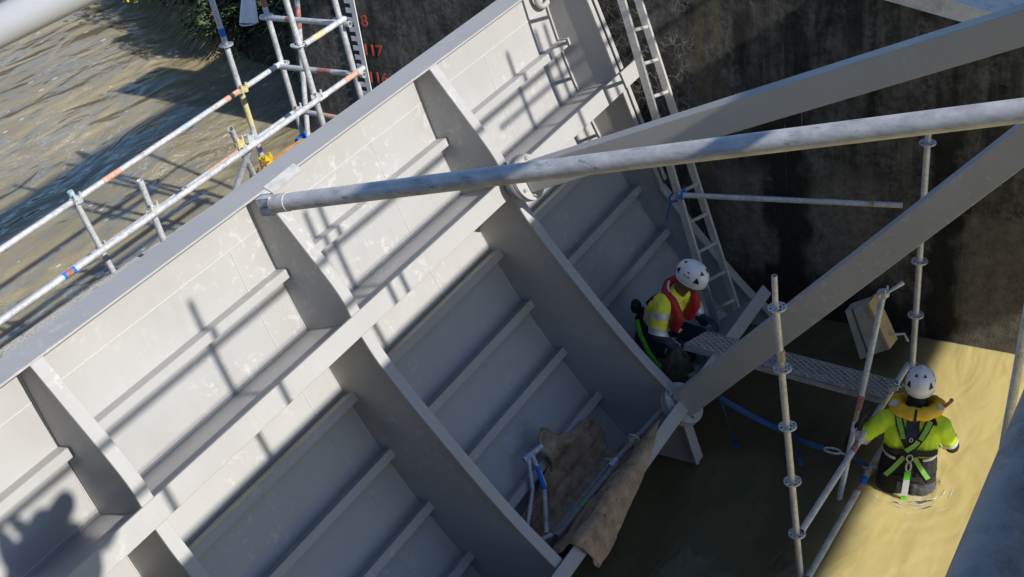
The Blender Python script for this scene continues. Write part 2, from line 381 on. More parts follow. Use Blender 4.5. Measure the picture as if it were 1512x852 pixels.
# staff gauge: white strip with square teeth, standing proud of the wall
sg = thing('staff_gauge', (X_WALL - .02, 8.5, 1.3), 'white toothed water level gauge fixed to the dark wall', 'gauge')
MB().box((X_WALL - .016, 8.455, 2.5), (.012, .055, 2.6)).build('backing_strip', M['paint_white'], sg)
te = MB(); vs = []; fs = []; n0 = 26
# one comb-shaped plate: teeth joined along the strip
out = [(8.4825, 1.22)]
for k in range(n0): z = 1.26 + k * .1; out += [(8.4825, z - .025), (8.55, z - .025), (8.55, z + .025), (8.4825, z + .025)]
out += [(8.4825, 3.8), (8.478, 3.8), (8.478, 1.22)]
te.hexa([(X_WALL - .022, *p) for p in out], [(X_WALL - .011, *p) for p in out]); te.build('graduation', M['paint_white'], sg)
MB().box((X_WALL - .006, 8.515, 2.5), (.006, .075, 2.6)).build('dark_backing', M['vent'], sg)

# ------------------------------------------------------------------ the radial gate
YC, ZC, R0 = .08, 4.25, 6.105
def arc(th, r=R0): a = rad(th); return (YC + r * math.cos(a), ZC - r * math.sin(a))
TH = {'top': 9.0, 's1': 14.9, 'girder': 19.6, 's2': 24.6, 's3': 29.3, 's4': 33.9, 's5': 38.4, 'bottom': 42.9}
XR = [-2.25, -.20, 1.85, 3.90, 5.95, 8.00]; XE = 10.05; XL = -2.5
G = thing('radial_gate', (5.95, 5.0, 0), 'large grey ribbed steel sluice gate leaning into the water', 'sluice gate')
P = M['paint']
def arcplate(t0, t1, r_in, r_out, x0, x1, n):
    a = [arc(t0 + (t1 - t0) * i / n, r_in) for i in range(n + 1)]; b = [arc(t0 + (t1 - t0) * i / n, r_out) for i in range(n, -1, -1)]
    poly = a + b; N_ = len(poly); m_ = MB()
    vs = [(x0, *p) for p in poly] + [(x1, *p) for p in poly]; fs = []
    for i in range(N_): fs.append((i, (i + 1) % N_, N_ + (i + 1) % N_, N_ + i))
    for i in range(n):
        fs.append((i, i + 1, N_ - 2 - i, N_ - 1 - i)); fs.append((N_ + i, N_ + N_ - 1 - i, N_ + N_ - 2 - i, N_ + i + 1))
    m_.add(vs, fs); return m_
arcplate(TH['top'], 55, R0, R0 + .014, XL, XE + .06, 56).build('skin_plate', P, G)
# weld seams
w = MB()
def seam_x(th, x0, x1): 
    y, z = arc(th, R0 - .001); n_ = max(2, int((x1 - x0) / .05)); pts = [(x0 + (x1 - x0) * i / n_, y + random.uniform(-.0004, .0004), z + random.uniform(-.0008, .0008)) for i in range(n_ + 1)]; w.tube(pts, .0048, 6)
def seam_t(x, t0, t1):
    pts = [(x + random.uniform(-.0006, .0006), *arc(t0 + (t1 - t0) * i / 20, R0 - .001)) for i in range(21)]; w.tube(pts, .0048, 6)
seam_x(11.9, XL, XE)
for k in range(-2, 6):
    x = 2.35 + 1.645 * k
    if x < XE - .2: seam_t(x, 11.9, 42)
seam_x(TH['girder'] - .35, XL, XE)
for x in XR:
    for s_ in (-.012, .012): seam_t(x + s_, 10.2, 42)
w.build('weld_seam', M['weld'], G)
# top edge plate, a little proud of the skin on the near side
MB().prism([(5.893, 3.322), (6.135, 3.300), (6.1335, 3.284), (5.8915, 3.306)], XL, XE + .1).build('top_plate', P, G, .003)
def radial_plate(th, r0, r1, x0, x1, t=.014):
    dt = math.degrees(t / 2 / R0); return [arc(th - dt, r0), arc(th - dt, r1), arc(th + dt, r1), arc(th + dt, r0)]
RG = {'girder': 5.60, 'bottom': 5.345}
def tang_plate(th, r, up, dn, t):
    """plate across the end of a radial plate, 'up'/'dn' metres along the tangent"""
    y, z = arc(th, r); ta = rad(th); rv = V((math.cos(ta), -math.sin(ta))); tv = V((math.sin(ta), math.cos(ta))); c = V((y, z))
    return [tuple(c + tv * up), tuple(c - tv * dn), tuple(c - tv * dn - rv * t), tuple(c + tv * up - rv * t)]
for key, nm, up, dn, xe in (('girder', 'main_girder', .075, .075, XE + .24), ('bottom', 'lower_girder', .055, .055, 9.74)):
    g = MB().prism(radial_plate(TH[key], RG[key], R0 - .001, XL, XE), XL, XE + .2 if key == 'girder' else 9.73).build(nm, P, G)
    MB().prism(tang_plate(TH[key], RG[key], up, dn, .022), XL, xe).build('girder_flange', P, g, .003)
# stiffener angles in every bay
def stiffener(th, x0, x1):
    r1 = R0 - .095; m_ = MB().prism(radial_plate(th, r1, R0 - .001, 0, 0, .010), x0, x1)
    m_.prism(tang_plate(th, r1, .005, .062, .010), x0 - .0, x1); return m_
edges = [XL - .007] + XR + [XE]
for i in range(7):
    for key in ('s1', 's2', 's3', 's4', 's5'):
        stiffener(TH[key], edges[i] + .009, edges[i + 1] - .009).build('stiffener', P, G, .002)
# vertical ribs: web plate between skin and outer edge, with a flange along the edge
UP = [(5.918, 3.296), (5.68, 2.95), (5.44, 2.605), (5.385, 2.44)]
LO = [(5.335, 2.295), (5.255, 2.13), (5.10, 1.89), (4.44, 1.03), (4.05, .64)]
def outer_r(y, z): return math.hypot(y - YC, ZC - z)
def th_of(y, z): return math.degrees(math.atan2(ZC - z, y - YC))
def rib_web(x, t=.014):
    m_ = MB()
    for ch, t0, t1 in ((UP, TH['top'] + .05, TH['girder'] - .08), (LO, TH['girder'] + .08, TH['bottom'] - .08)):
        n = 14
        sk = [arc(t0 + (t1 - t0) * i / n, R0 - .001) for i in range(n + 1)]
        o_ = list(ch)
        # the last outer point follows the girder plate
        k = 'girder' if ch is UP else 'bottom'
        if ch is UP: o_ = o_[:-1] + [(o_[-1][0], o_[-1][1]), arc(TH['girder'] - .08, RG['girder'] + .001)]
        else: o_ = [arc(TH['girder'] + .08, RG['girder'] + .001)] + o_ + [arc(TH['bottom'] - .08, RG['bottom'] + .001)]
        poly = sk + o_[::-1]; m_.hexa([(x - t / 2, *p) for p in poly], [(x + t / 2, *p) for p in poly])
    return m_
def resamp(ch, n):
    ch = [V(p) for p in ch]; out = []
    for it in range(2):
        new = [ch[0]]
        for a, b_ in zip(ch, ch[1:]): new += [a.lerp(b_, .25), a.lerp(b_, .75)]
        ch = new + [ch[-1]]
    return ch
def rib_flange(x, wd, t=.02):
    m_ = MB()
    for ch in (UP, LO):
        c = resamp(ch, 0); vs = []; n = len(c)
        for i, p in enumerate(c):
            d = (c[min(i + 1, n - 1)] - c[max(i - 1, 0)]).normalized(); nm = V((d[1], -d[0]))
            if nm.x > 0: nm = -nm
            for q in (p, p + nm * t):
                for s_ in (-.5, .5): vs.append((x + s_ * wd, q[0], q[1]))
        fs = []
        for i in range(n - 1):
            a = 4 * i; b_ = a + 4
            for u, v in ((0, 1), (1, 3), (3, 2), (2, 0)): fs.append((a + u, a + v, b_ + v, b_ + u))
        fs += [(0, 2, 3, 1), (4 * n - 4, 4 * n - 3, 4 * n - 1, 4 * n - 2)]
        m_.add(vs, fs)
    return m_
rib0 = rib_web(XR[0]).build('vertical_rib', P, G); rib_flange(XR[0], .098).build('rib_flange', P, rib0, .003)
# parent offset of the sub-part
for x in XR[1:]: copy_part(rib0, G, (x - XR[0], 0, 0))
OE = [(5.73, 3.29), (5.47, 2.49), (5.37, 2.14), (5.265, 1.82), (5.10, 1.33), (4.70, .79), (4.275, .305), (4.07, .15), (3.86, -.25)]
m_ = MB(); skn = [arc(TH['top'] + .05 + (46 - TH['top']) * i / 24, R0 - .001) for i in range(25)]; poly = skn + OE[::-1]
m_.hexa([(XE - .007, *p) for p in poly], [(XE + .007, *p) for p in poly]); ep = m_.build('end_plate', P, G)
def edge_strip(ch, x, wd, t=.02):
    c = resamp(ch, 0); n = len(c); vs = []; fs = []
    for i, p in enumerate(c):
        d = (c[min(i + 1, n - 1)] - c[max(i - 1, 0)]).normalized(); nm = V((d[1], -d[0])); nm = -nm if nm.x > 0 else nm
        for q in (p, p + nm * t):
            for s_ in (-.5, .5): vs.append((x + s_ * wd, q[0], q[1]))
    for i in range(n - 1):
        a = 4 * i; b_ = a + 4
        for u, v in ((0, 1), (1, 3), (3, 2), (2, 0)): fs.append((a + u, a + v, b_ + v, b_ + u))
    fs += [(0, 2, 3, 1), (4 * n - 4, 4 * n - 3, 4 * n - 1, 4 * n - 2)]
    return MB().add(vs, fs)
edge_strip(OE[:5], XE, .055).build('rib_flange', P, ep, .003); edge_strip(OE[4:], XE, .10).build('rib_flange', P, ep, .003)
edge_strip([(p[0] + .02, p[1]) for p in OE[:5]], XE + .12, .05).build('side_seal', P, ep, .003)
# skirt of the rib nearest the far side, running below the lower girder into the water
sk = MB(); poly = [arc(TH['bottom'] + .1, R0 - .01), arc(47, R0 - .01), arc(52, R0 - .01), (3.80, -.45), (4.02, .40), arc(TH['bottom'] + .1, RG['bottom'])]
sk.hexa([(7.993, *p) for p in poly], [(8.007, *p) for p in poly])
o = sk.build('skirt_web', P, G)
d = V((3.88 - 4.01, 0.0 - .38)).normalized(); a = V((4.015, .41)); b_ = V((3.925, .03)); nm = V((d[1], -d[0])); nm = nm if nm.x < 0 else -nm
MB().prism([tuple(a), tuple(b_), tuple(b_ + nm * .02), tuple(a + nm * .02)], 7.94, 8.06).build('skirt_flange', P, o, .003)
# lifting eye at the top corner
MB().tube([(9.80, 5.96 + .02 * math.cos(k * .3), 3.13 + .10 * math.sin(k * .3)) if False else (9.93 + .13 * math.cos(k * .3), 6.02, 3.17 + .13 * math.sin(k * .3)) for k in range(22)], .026, 8).build('lifting_eye', P, G)
# two radial arms bolted to the far rib, running back to the trunnion
TR = V((8.0, .345, 4.525))
def arm(end, r_disc, hh, ww):
    e = V(end); ax = (TR - e).normalized(); up = V((1, 0, 0)).cross(ax).normalized()
    if up.z < 0: up = -up
    side = V((1, 0, 0)); s0 = e + ax * .075; L = (TR - s0).length
    a = MB().box(s0 + ax * L / 2, (L, ww, hh), (ax, side, up)).build('radial_arm', P, G, .004)
    MB().disc(e + ax * .018, ax, r_disc, .024, 36).disc(e + ax * .054, ax, r_disc * .985, .030, 36).build('mounting_disc', P, a, .003)
    MB().tube([e - ax * .10, e + ax * .01], r_disc * .62, 20).build('mounting_stub', P, a)
    for k in range(8):
        t = 2 * math.pi * (k + .5) / 8; q = e + ax * .079 + (side * math.cos(t) + up * math.sin(t)) * r_disc * .78
        MB().tube([q - ax * .012, q + ax * .013], .016, 6).build('bolt', M['bolt'], a)
    return a
arm((8.0, 5.235, 2.435), .185, .215, .14)
arm((8.0, 4.055, .55), .185, .215, .14)
MB().tube([(7.8, TR.y, TR.z), (8.2, TR.y, TR.z)], .2, 28).build('trunnion_hub', P, G)

# ------------------------------------------------------------------ footbridge behind the camera (its shade falls on the gate and water)
B = thing('footbridge', (4, -2.7, 5.6), 'galvanised tube handrail of the footbridge close in the bottom right corner', 'footbridge')
MB().box((4.6, -2.74, 5.7), (14.6, 5.32, .2)).build('deck', M['deck'], B)
for z, r in ((6.625, .0245), (6.222, .0245)): MB().tube([(-8, .14, z), (12, .14, z)], r, 24).build('handrail', M['rail_near'], B)
for x in (-1.9, 1.5, 2.55, 3.5, 4.58, 5.8, 5.95, 8.65, 9.14, 9.3): MB().tube([(x, .085, 5.5), (x, .085, 7.06)], .0245, 12).build('rail_post', M['galv_old'], B)
MB().tube([(8.2, .085, 6.5), (9.9, .085, 6.5)], .02, 10).build('handrail', M['galv_old'], B)
MB().box((6, .75, 8.6), (36, .55, .07)).build('hoist_walkway', P, B)
MB().box((-3.05, -1, 3.4), (.7, 21, 6.78)).build('support_pier', M['wall'], B)
MB().box((1.02, -.42, 6.5), (.85, .35, 1.4)).build('added_shade_box', M['bag'], B, .04)  # unseen box added to put the near handrail in shade
m_ = MB(); [m_.blob((2.92 + .20 * math.cos(k * 2.4) * (k / 9) ** .5, .06, 6.40 + .27 * math.sin(k * 2.4) * (k / 9) ** .5), (.11 + .05 * math.sin(k * 1.9), .07, .12 + .05 * math.cos(k * 2.7)), 12, 8) for k in range(10)]; m_.blob((2.38, .06, 7.02), (.36, .08, .13), 14, 8); m_.v = [p + V((.05, .03, .05)) * noise.noise(p * 5) for p in m_.v]; m_.build('added_shade_blobs', M['bag'], B)  # unseen blobs added to cast a person's shadow on gate and pipe
for x in (-10, 23): MB().box((x, .75, 7.2), (.3, .25, 2.73)).build('gantry_post', P, B)

# ------------------------------------------------------------------ pipes near the camera
t = thing('galvanised_pipe', (2.46, 1.4, 5.85), 'long scuffed galvanised pipe with forked end slanting across the gate', 'pipe')
LA, LB = V((2.43, 2.39, 5.63)), V((2.49, .48, 6.10)); dv = (LB - LA).normalized()
MB().tube([LA, LB, LB + dv * .9], .0241, 28, True, True).build('pipe_body', M['pipe'], t)
MB().tube([LA - dv * .004, LA + dv * .05], .0258, 28).build('end_collar', M['galv_old'], t)
sd = V((1, 0, 0)); up = sd.cross(dv).normalized(); up = up if up.z > 0 else -up
for k, off in enumerate((.013, -.014)):
    c = LA - dv * .022 + up * off; m_ = MB()
    for s_ in (-1, 1):
        m_.box(c + sd * .0155 * s_, (.003, .05, .022), (sd, dv, up)); m_.box(c + up * .0105 * s_, (.034, .05, .003), (sd, dv, up))
    m_.build('end_fork', M['galv'], t)
pd = V((.60, -.10, .03)); 
MB().box(LA + V((.075, .02, .035)), (.135, .034, .004), (V((1, 0, .03)).normalized(), V((0, .9, .42)).normalized(), V((0, -.42, .9)).normalized())).build('end_blade', M['alu'], t)
a = V((1.08, 1.46, 6.748)); d = V((.575, -.766, .287)).normalized()
o = MB().tube([a - d * 1.2, a + d * 1.3], .0245, 32).build('grey_pipe', M['pipe_paint']); tag(o, 'smooth pale grey pipe crossing the top left corner over the river', 'pipe')

# ------------------------------------------------------------------ stoplog beam and scaffold upstream
o = MB().prism([(7.08, .4), (7.08, 2.5), (7.42, 2.5), (7.42, .4)], 1.0, 10.25)
# slight yaw of the beam
o.v = [V((p.x, p.y - .045 * (p.x - 5.7), p.z)) for p in o.v]
o = o.build('stoplog_beam', M['concrete'], None, .01); tag(o, 'speckled pale concrete beam along the river side of the gate', 'beam')
def coupler(m_, c, s=.05):
    c = V(c)
    for k in range(3): m_.box(c + V((random.uniform(-.02, .02), random.uniform(-.02, .02), random.uniform(-.02, .02))), (s * 1.1, s * 1.1, s * .55), (V((.8, .6, 0)), V((-.6, .8, 0)), V((0, 0, 1))))
    for s_ in (-1, 1): m_.tube([c + V((s_ * .03, -.02, -.03)), c + V((s_ * .03, -.02, .055))], .009, 7)
    m_.tube([c + V((0, 0, -.02)), c + V((0, 0, .02))], .043, 10)
SC = thing('tube_scaffold', (7.4, 7.5, 1.2), 'galvanised tube guard scaffold standing along the river side of the gate', 'scaffold')
def std(p0, p1, r=.0242, mt='galv', nm='standard'): return MB().tube([p0, p1], r, 12, True, True).build(nm, M[mt], SC)
def bandon(par, p0, p1, f0, f1, mt, r=.0252):
    p0, p1 = V(p0), V(p1); MB().tube([p0.lerp(p1, f0), p0.lerp(p1, f1)], r, 12).build('colour_band', M[mt], par)
def rosette(par, c, r=.061, ax=(0, 0, 1)):
    c = V(c); ax = V(ax).normalized(); u = ax.orthogonal().normalized(); w_ = ax.cross(u); m_ = MB(); n = 24
    vs = []; 
    for t_ in (-.005, .005):
        for rr in (r, r * .46):
            vs += [c + ax * t_ + (u * math.cos(2 * math.pi * k / n) + w_ * math.sin(2 * math.pi * k / n)) * rr for k in range(n)]
    fs = []
    for k in range(n):
        j = (k + 1) % n
        fs += [(k, j, 2 * n + j, 2 * n + k), (2 * n + k, 2 * n + j, 3 * n + j, 3 * n + k), (n + j, n + k, k, j)]
    # punched holes: black dots on the upper face stand in for their dark inside
    m_.add(vs, fs); o_ = m_.build('rosette', M['galv'], par); h = MB()
    for k in range(8):
        t = 2 * math.pi * k / 8; q = c + (u * math.cos(t) + w_ * math.sin(t)) * r * .73; h.tube([q + ax * .004, q + ax * .0058], .0055 if k % 2 else .0085, 7)
    h.build('rosette_hole', M['vent'], par)
ledg = {}
for nm, p0, p1 in (('R2', (2.2, 7.0, 2.96), (8.52, 7.0, 2.96)), ('R1', (3.0, 8.0, 2.80), (8.62, 8.0, 2.86)), ('R3', (3.0, 8.0, 2.33), (8.75, 8.0, 2.375)),
                   ('T67', (7.86, 7.0, 3.443), (8.40, 7.0, 3.443)), ('X1', (8.57, 8.05, 3.31), (8.40, 6.95, 3.40)), ('X2', (8.6, 8.05, 2.84), (8.45, 6.95, 2.93)), ('X3', (8.72, 8.05, 2.36), (8.5, 6.95, 2.44))):
    ledg[nm] = (MB().tube([p0, p1], .0242, 12, True, True).build('ledger', M['galv'], SC), p0, p1)
st = {}
for nm, p0, p1 in (('S1', (6.06, 8.0, 2.92), (6.22, 7.95, 1.9)), ('S2', (5.93, 7.05, 3.22), (6.0, 7.05, 2.5)), ('S3', (7.97, 8.0, 3.95), (8.14, 8.0, 1.9)),
                   ('S5', (8.56, 8.0, 3.8), (8.72, 8.0, 1.8)), ('S6', (7.78, 7.04, 4.1), (7.95, 7.04, 2.4)), ('S7', (8.34, 7.04, 4.0), (8.50, 7.04, 2.3)), ('S8', (9.2, 8.1, 3.6), (8.78, 8.1, 1.6)),
                   ('S4', (6.912, 7.06, 3.15), (7.271, 7.3, 2.53))):
    st[nm] = (std(p0, p1), p0, p1)
bandon(*st['S3'], .25, .285, 'paint_blue') ; bandon(*st['S3'], .56, .70, 'paint_yellow')
bandon(*st['S1'], .0, .1, 'paint_lightblue'); bandon(*st['S5'], .13, .2, 'paint_red'); bandon(*st['S8'], .2, .3, 'paint_red')
for f0, f1, c in ((.60, .635, 'paint_orange'), (.86, .915, 'paint_orange'), (.765, .775, 'paint_lightblue')): bandon(*ledg['R1'], f0, f1, c)
for f0, f1, c in ((.955, .985, 'paint_orange'), (.90, .915, 'paint_white'), (.448, .465, 'paint_blue')): bandon(*ledg['R2'], f0, f1, c)
bandon(*ledg['R2'], .452, .461, 'paint_red', .0256)
bandon(*ledg['R3'], .78, .86, 'paint_orange'); bandon(*ledg['R3'], .895, .91, 'paint_lightblue'); bandon(*ledg['R3'], .87, .885, 'paint_yellow')
for nm, f0, f1, c in (('X1', .30, .40, 'paint_red'), ('X2', .50, .65, 'paint_red'), ('X3', .3, .7, 'paint_orange'), ('T67', .2, .45, 'paint_yellow')): bandon(*ledg[nm], f0, f1, c)
for nm, c in (('S3', (8.027, 8.0, 3.283)), ('S6', (7.83, 7.04, 3.45)), ('S7', (8.43, 7.04, 2.96)), ('S5', (8.58, 8.0, 3.32)), ('S5', (8.65, 8, 2.85)), ('S7', (8.39, 7.04, 3.44))): rosette(st[nm][0], c)
for c, mt in (((6.08, 7.98, 2.84), 'galv'), ((6.16, 7.98, 2.37), 'galv_old'), ((5.955, 7.03, 2.98), 'galv_old'), ((8.07, 7.98, 2.86), 'paint_yellow'), ((7.9, 7.02, 2.97), 'galv'), ((8.68, 7.98, 2.39), 'galv_old'), ((6.98, 7.08, 2.99), 'paint_yellow'), ((7.06, 7.04, 3.0), 'galv')):
    m_ = MB(); coupler(m_, c); m_.build('coupler', M[mt], SC)
m_ = MB().tube([(7.12, 7.05, 2.99), (7.03, 7.3, 2.53)], .0242, 12); m_.build('brace', M['galv'], SC)
m_ = MB(); coupler(m_, (7.28, 7.3, 2.53), .06); m_.build('coupler', M['rust'], SC)
m_ = MB().tube([(7.43, 7.3, 2.5), (7.43, 7.3, 2.62)], .045, 12); coupler(m_, (7.43, 7.28, 2.6), .05); m_.build('coupler', M['clamp_yellow'], SC)
m_ = MB().tube([(7.34, 7.27, 2.59), (7.42, 7.25, 2.60)], .012, 8); m_.build('coupler_bolt', M['rust'], SC)
m_ = MB().tube([(7.89, 7.33, 2.53), (7.97, 7.33, 2.545)], .034, 12); coupler(m_, (7.95, 7.33, 2.52), .04); m_.build('coupler', M['paint_blue'], SC)
o = MB().box((7.68, 7.25, 2.535), (.44, .10, .07), (V((1, -.03, 0)).normalized(), V((.03, 1, 0)).normalized(), V((0, 0, 1)))).build('timber_baulk', M['timber'], None, .006); tag(o, 'orange timber baulk lying on the concrete beam behind the gate', 'timber')
m_ = MB(); ca, cb = V((8.86, 8.35, 3.62)), V((8.72, 8.35, 3.18)); m_.tube([ca, cb], [.03, .085], 20, False); m_.tube([cb, ca], [.078, .026], 20, False)
m_.tube([cb + V((0, 0, .004)), cb - V((0, 0, .004))], [.086, .086], 20)
o = m_.build('plastic_cone', M['paint_white']); tag(o, 'white cone hanging within the river scaffold by the wall', 'cone')

# ------------------------------------------------------------------ ring scaffold on the downstream side
RS = thing('ring_scaffold', (8.2, 2.6, 0), 'bright galvanised ring scaffold standing in the brown water', 'scaffold')
def rs(nm, p0, p1, r=.0242, mt='galv'): return MB().tube([p0, p1], r, 14, True, True).build(nm, M[mt], RS)
a0, a1 = V((7.09, 2.69, -.7)), V((7.05, 2.83, 2.58)); s1 = rs('standard', a0, a1 - V((0, 0, .2)))
MB().tube([a1 - V((0, 0, .21)), a1], .0195, 12, True, True).build('spigot', M['galv'], s1)
axd = (a1 - a0).normalized()
for z in (.42, .90, 1.38, 1.86, 2.34):
    q = a0.lerp(a1, (z - a0.z) / (a1.z - a0.z)); rosette(s1, q, .062, axd)
MB().tube([a0.lerp(a1, .80), a0.lerp(a1, .825)], .0252, 14).build('colour_band', M['tape_tan'], s1)
b0, b1 = V((9.2, 2.58, -.7)), V((9.2, 2.465, 2.68)); s2 = rs('standard', b0, b1)
for z in (.5, 1.0, 1.5, 2.52): rosette(s2, b0.lerp(b1, (z - b0.z) / (b1.z - b0.z)), .062, b1 - b0)
s3 = rs('standard', (6.0, 1.41, -.7), (6.0, 1.045, 4.0))
lg = rs('ledger', (7.09, 2.71, .44), (9.2, 2.575, .50))
MB().tube([(8.02, 2.65, .466), (8.14, 2.645, .470)], .0252, 14).build('colour_band', M['paint_red'], lg)
MB().tube([(8.86, 2.597, .49), (8.93, 2.592, .492)], .034, 14).build('ledger_clamp', M['galv_old'], lg)
lb = rs('ledger', (7.06, 2.66, .03), (8.72, 2.59, .09), .0242, 'galv_old')
m_ = MB(); coupler(m_, (8.33, 2.61, .08), .055); m_.build('coupler', M['galv_old'], lb)
MB().tube([(8.13, 2.615, .07), (8.22, 2.611, .073)], .0256, 14).build('colour_band', M['paint_blue'], lb)
MB().tube([(8.05, 2.618, .067), (8.13, 2.615, .07)], .0254, 14).build('colour_band', M['paint_red'], lb)
ht = rs('ledger', (9.58, 4.70, 1.545), (9.95, 2.86, 1.535))
MB().tube([(9.89, 3.17, 1.5365), (9.905, 3.08, 1.536)], .0252, 12).build('colour_band', M['tape_tan'], ht)
m_ = MB(); coupler(m_, (9.60, 4.68, 1.54), .045); m_.build('coupler', M['paint_blue'], ht)
# loose tube held upright by the wading worker
p0, p1 = V((7.87, 2.76, -.25)), V((8.78, 2.655, 1.43))
o = thing('loose_tube', p0, 'loose galvanised tube leaning upright beside the wading worker', 'tube')
MB().tube([p0, p1], .0242, 14, True, True).build('tube_body', M['galv'], o)
for f0, f1, c in ((.43, .47, 'paint_white'), (.47, .52, 'tape_tan'), (.52, .58, 'paint_red')): MB().tube([p0.lerp(p1, f0), p0.lerp(p1, f1)], .0252, 14).build('colour_band', M[c], o)
m_ = MB(); coupler(m_, p1, .05); m_.tube([p1 + V((.03, -.03, .0)), p1 + V((.13, -.11, .04))], [.010, .018], 8); m_.build('wedge_head', M['galv'], o)
# walkway plank
pk = thing('walkway_plank', (8.7, 3.4, .5), 'ribbed galvanised walkway plank bridging from the gate to the scaffold', 'plank')
q = [V((8.594, 4.266, .72)), V((8.829, 4.166, .72)), V((8.875, 2.575, .575)), V((8.611, 2.575, .575))]
q = [q[0], q[0] + (q[1] - q[0]).normalized() * .255, q[2], q[3]]
nz = (q[1] - q[0]).cross(q[3] - q[0]).normalized(); nz = nz if nz.z > 0 else -nz
MB().hexa([p - nz * .012 for p in q], q).build('tread', M['plank'], pk)
cl = MB(); du = (q[3] - q[0]); dw = (q[1] - q[0])
for i in range(46):
    for j in range(6):
        c = q[0] + du * ((i + .5) / 46) + dw * ((j + .5 + .5 * (i % 2)) / 6.6); cl.box(c + nz * .004, (.030, .010, .010), ((du.normalized() + dw.normalized() * (.6 if (i + j) % 2 else -.6)).normalized(), (dw.normalized() - du.normalized() * (.6 if (i + j) % 2 else -.6)).normalized(), nz))
cl.build('tread_cleat', M['alu'], pk)
for a, b_ in ((q[0], q[3]), (q[1], q[2])):
    MB().hexa([a, a + dw.normalized() * .006 * (1 if a is q[0] else -1), a - nz * .065 + dw.normalized() * .006 * (1 if a is q[0] else -1), a - nz * .065], [b_, b_ + dw.normalized() * .006 * (1 if a is q[0] else -1), b_ - nz * .065 + dw.normalized() * .006 * (1 if a is q[0] else -1), b_ - nz * .065]).build('side_rail', M['galv'], pk)
MB().box((q[2] + q[3]) / 2 + V((.09, -.015, -.005)), (.02, .035, .05)).build('end_clip', M['paint_blue'], pk)
# blue ratchet strap
bs = thing('ratchet_strap', (8.25, 3.2, .3), 'blue ratchet strap with steel hook strung from the gate arm to the scaffold', 'strap')
def rib_path(pts, n, sag=0):
    pts = [V(p) for p in pts]; out = []
    for a, b_ in zip(pts, pts[1:]):
        for i in range(n): out.append(a.lerp(b_, i / n) - V((0, 0, sag * math.sin(math.pi * i / n))))
    return out + [pts[-1]]
pp = rib_path([(8.24, 3.80, .53), (8.27, 3.244, .30), (8.27, 2.96, .23)], 8, .02)
MB().ribbon(pp, [V((.5 + .4 * math.sin(i * .5), .1, .8)) for i in range(len(pp))], .045).build('webbing', M['webbing_blue'], bs)
pp = rib_path([(8.235, 3.81, .545), (8.30, 3.77, .2), (8.30, 3.69, -.03)], 8, .0)
MB().ribbon(pp, [V((math.cos(i * .12), .4, .1)) for i in range(len(pp))], .045).build('webbing', M['webbing_blue'], bs)
pp = rib_path([(8.27, 3.18, .285), (8.26, 3.17, .12), (8.24, 3.13, .02)], 6)
MB().ribbon(pp, [V((math.cos(i * .2), .4, .1)) for i in range(len(pp))], .04).build('webbing', M['webbing_blue'], bs)
hk = MB().tube([V((8.27, 2.96, .23)).lerp(V((8.31, 2.83, .19)), .5) + V((.03 * math.sin(k * .6), .07 * math.cos(k * .6), 0)) for k in range(11)], .009, 8)
hk.tube([(8.31, 2.83, .19), (8.315, 2.76, .17), (8.33, 2.75, .165)], .008, 8); hk.build('hook', M['galv'], bs)
pp = rib_path([(8.32, 2.76, .17), (8.335, 2.62, .10)], 6); MB().ribbon(pp, [V((.6, 0, .8))] * len(pp), .03).build('webbing', M['webbing_blue'], bs)
# formwork box by the wall
fb = thing('formwork_box', (9.9, 3.1, .3), 'tilted weathered box leaning in the water against the dark wall', 'box')
f_ = [V((9.75, 3.285, .533)), V((9.75, 3.073, .66)), V((9.75, 2.887, .228)), V((9.75, 3.15, .05))]
off = V((.12, -.02, .012)); MB().hexa(f_, [p + off for p in f_]).build('box_body', M['board'], fb, .006)
c = (f_[0] + f_[3]) / 2; e1 = f_[0].lerp(f_[1], .32); e2 = f_[3].lerp(f_[2], .32)
MB().tube([e1 - V((.003, 0, 0)), e2 - V((.003, 0, 0))], .006, 6).build('board_joint', M['vent'], fb)
n_ = (f_[2] - f_[1]).normalized(); MB().hexa([f_[1] + V((-.012, -.004, .006)), f_[1] + V((-.012, .02, -.006)), f_[2] + V((-.012, .02, -.006)), f_[2] + V((-.012, -.004, .006))], [p + off for p in (f_[1] + V((.02, -.006, .008)), f_[1] + V((.02, .02, -.006)), f_[2] + V((.02, .02, -.006)), f_[2] + V((.02, -.006, .008)))]).build('edge_batten', M['ply_edge'], fb)
MB().tube([f_[2] + off * .5 + V((0, .02, .1)), f_[2] + off * .5 + V((.02, -.09, .12)), f_[2] + off * .5 + V((.02, -.12, .05))], .012, 8).build('bent_bolt', M['galv_old'], fb)
# ladder
ld = thing('ladder', (9.76, 4.4, .15), 'tall aluminium ladder leaning between the gate end and the wall', 'ladder')
l0, l1 = V((9.6, 4.42, .2)), V((9.6, 5.09, 3.3)); r0_, r1_ = V((9.92, 4.34, .15)), V((9.92, 5.11, 3.2)); l1 = l0.lerp(l1, 1.25); r1_ = r0_.lerp(r1_, 1.25)
for a, b_ in ((l0, l1), (r0_, r1_)):
    ax = (b_ - a).normalized(); u = V((1, 0, 0)); w_ = ax.cross(u).normalized()
    MB().box((a + b_) / 2, ((b_ - a).length, .028, .07), (ax, u, w_)).build('stile', M['alu'], ld, .003)
for k in range(13):
    f = (k + .6) / 13.2; MB().tube([l0.lerp(l1, f) + V((.0, 0, 0)), r0_.lerp(r1_, f)], .016, 10).build('rung', M['alu'], ld)
o = MB().tube([V((9.56, 4.74, 1.55)) + V((.05 * math.cos(k), .03 * math.sin(k), -.012 * k)) for k in range(9)] + [V((9.47, 4.76, 1.40)), V((9.42, 4.75, 1.37))], .009, 7).build('rope_tie', M['webbing_blue'], ld)

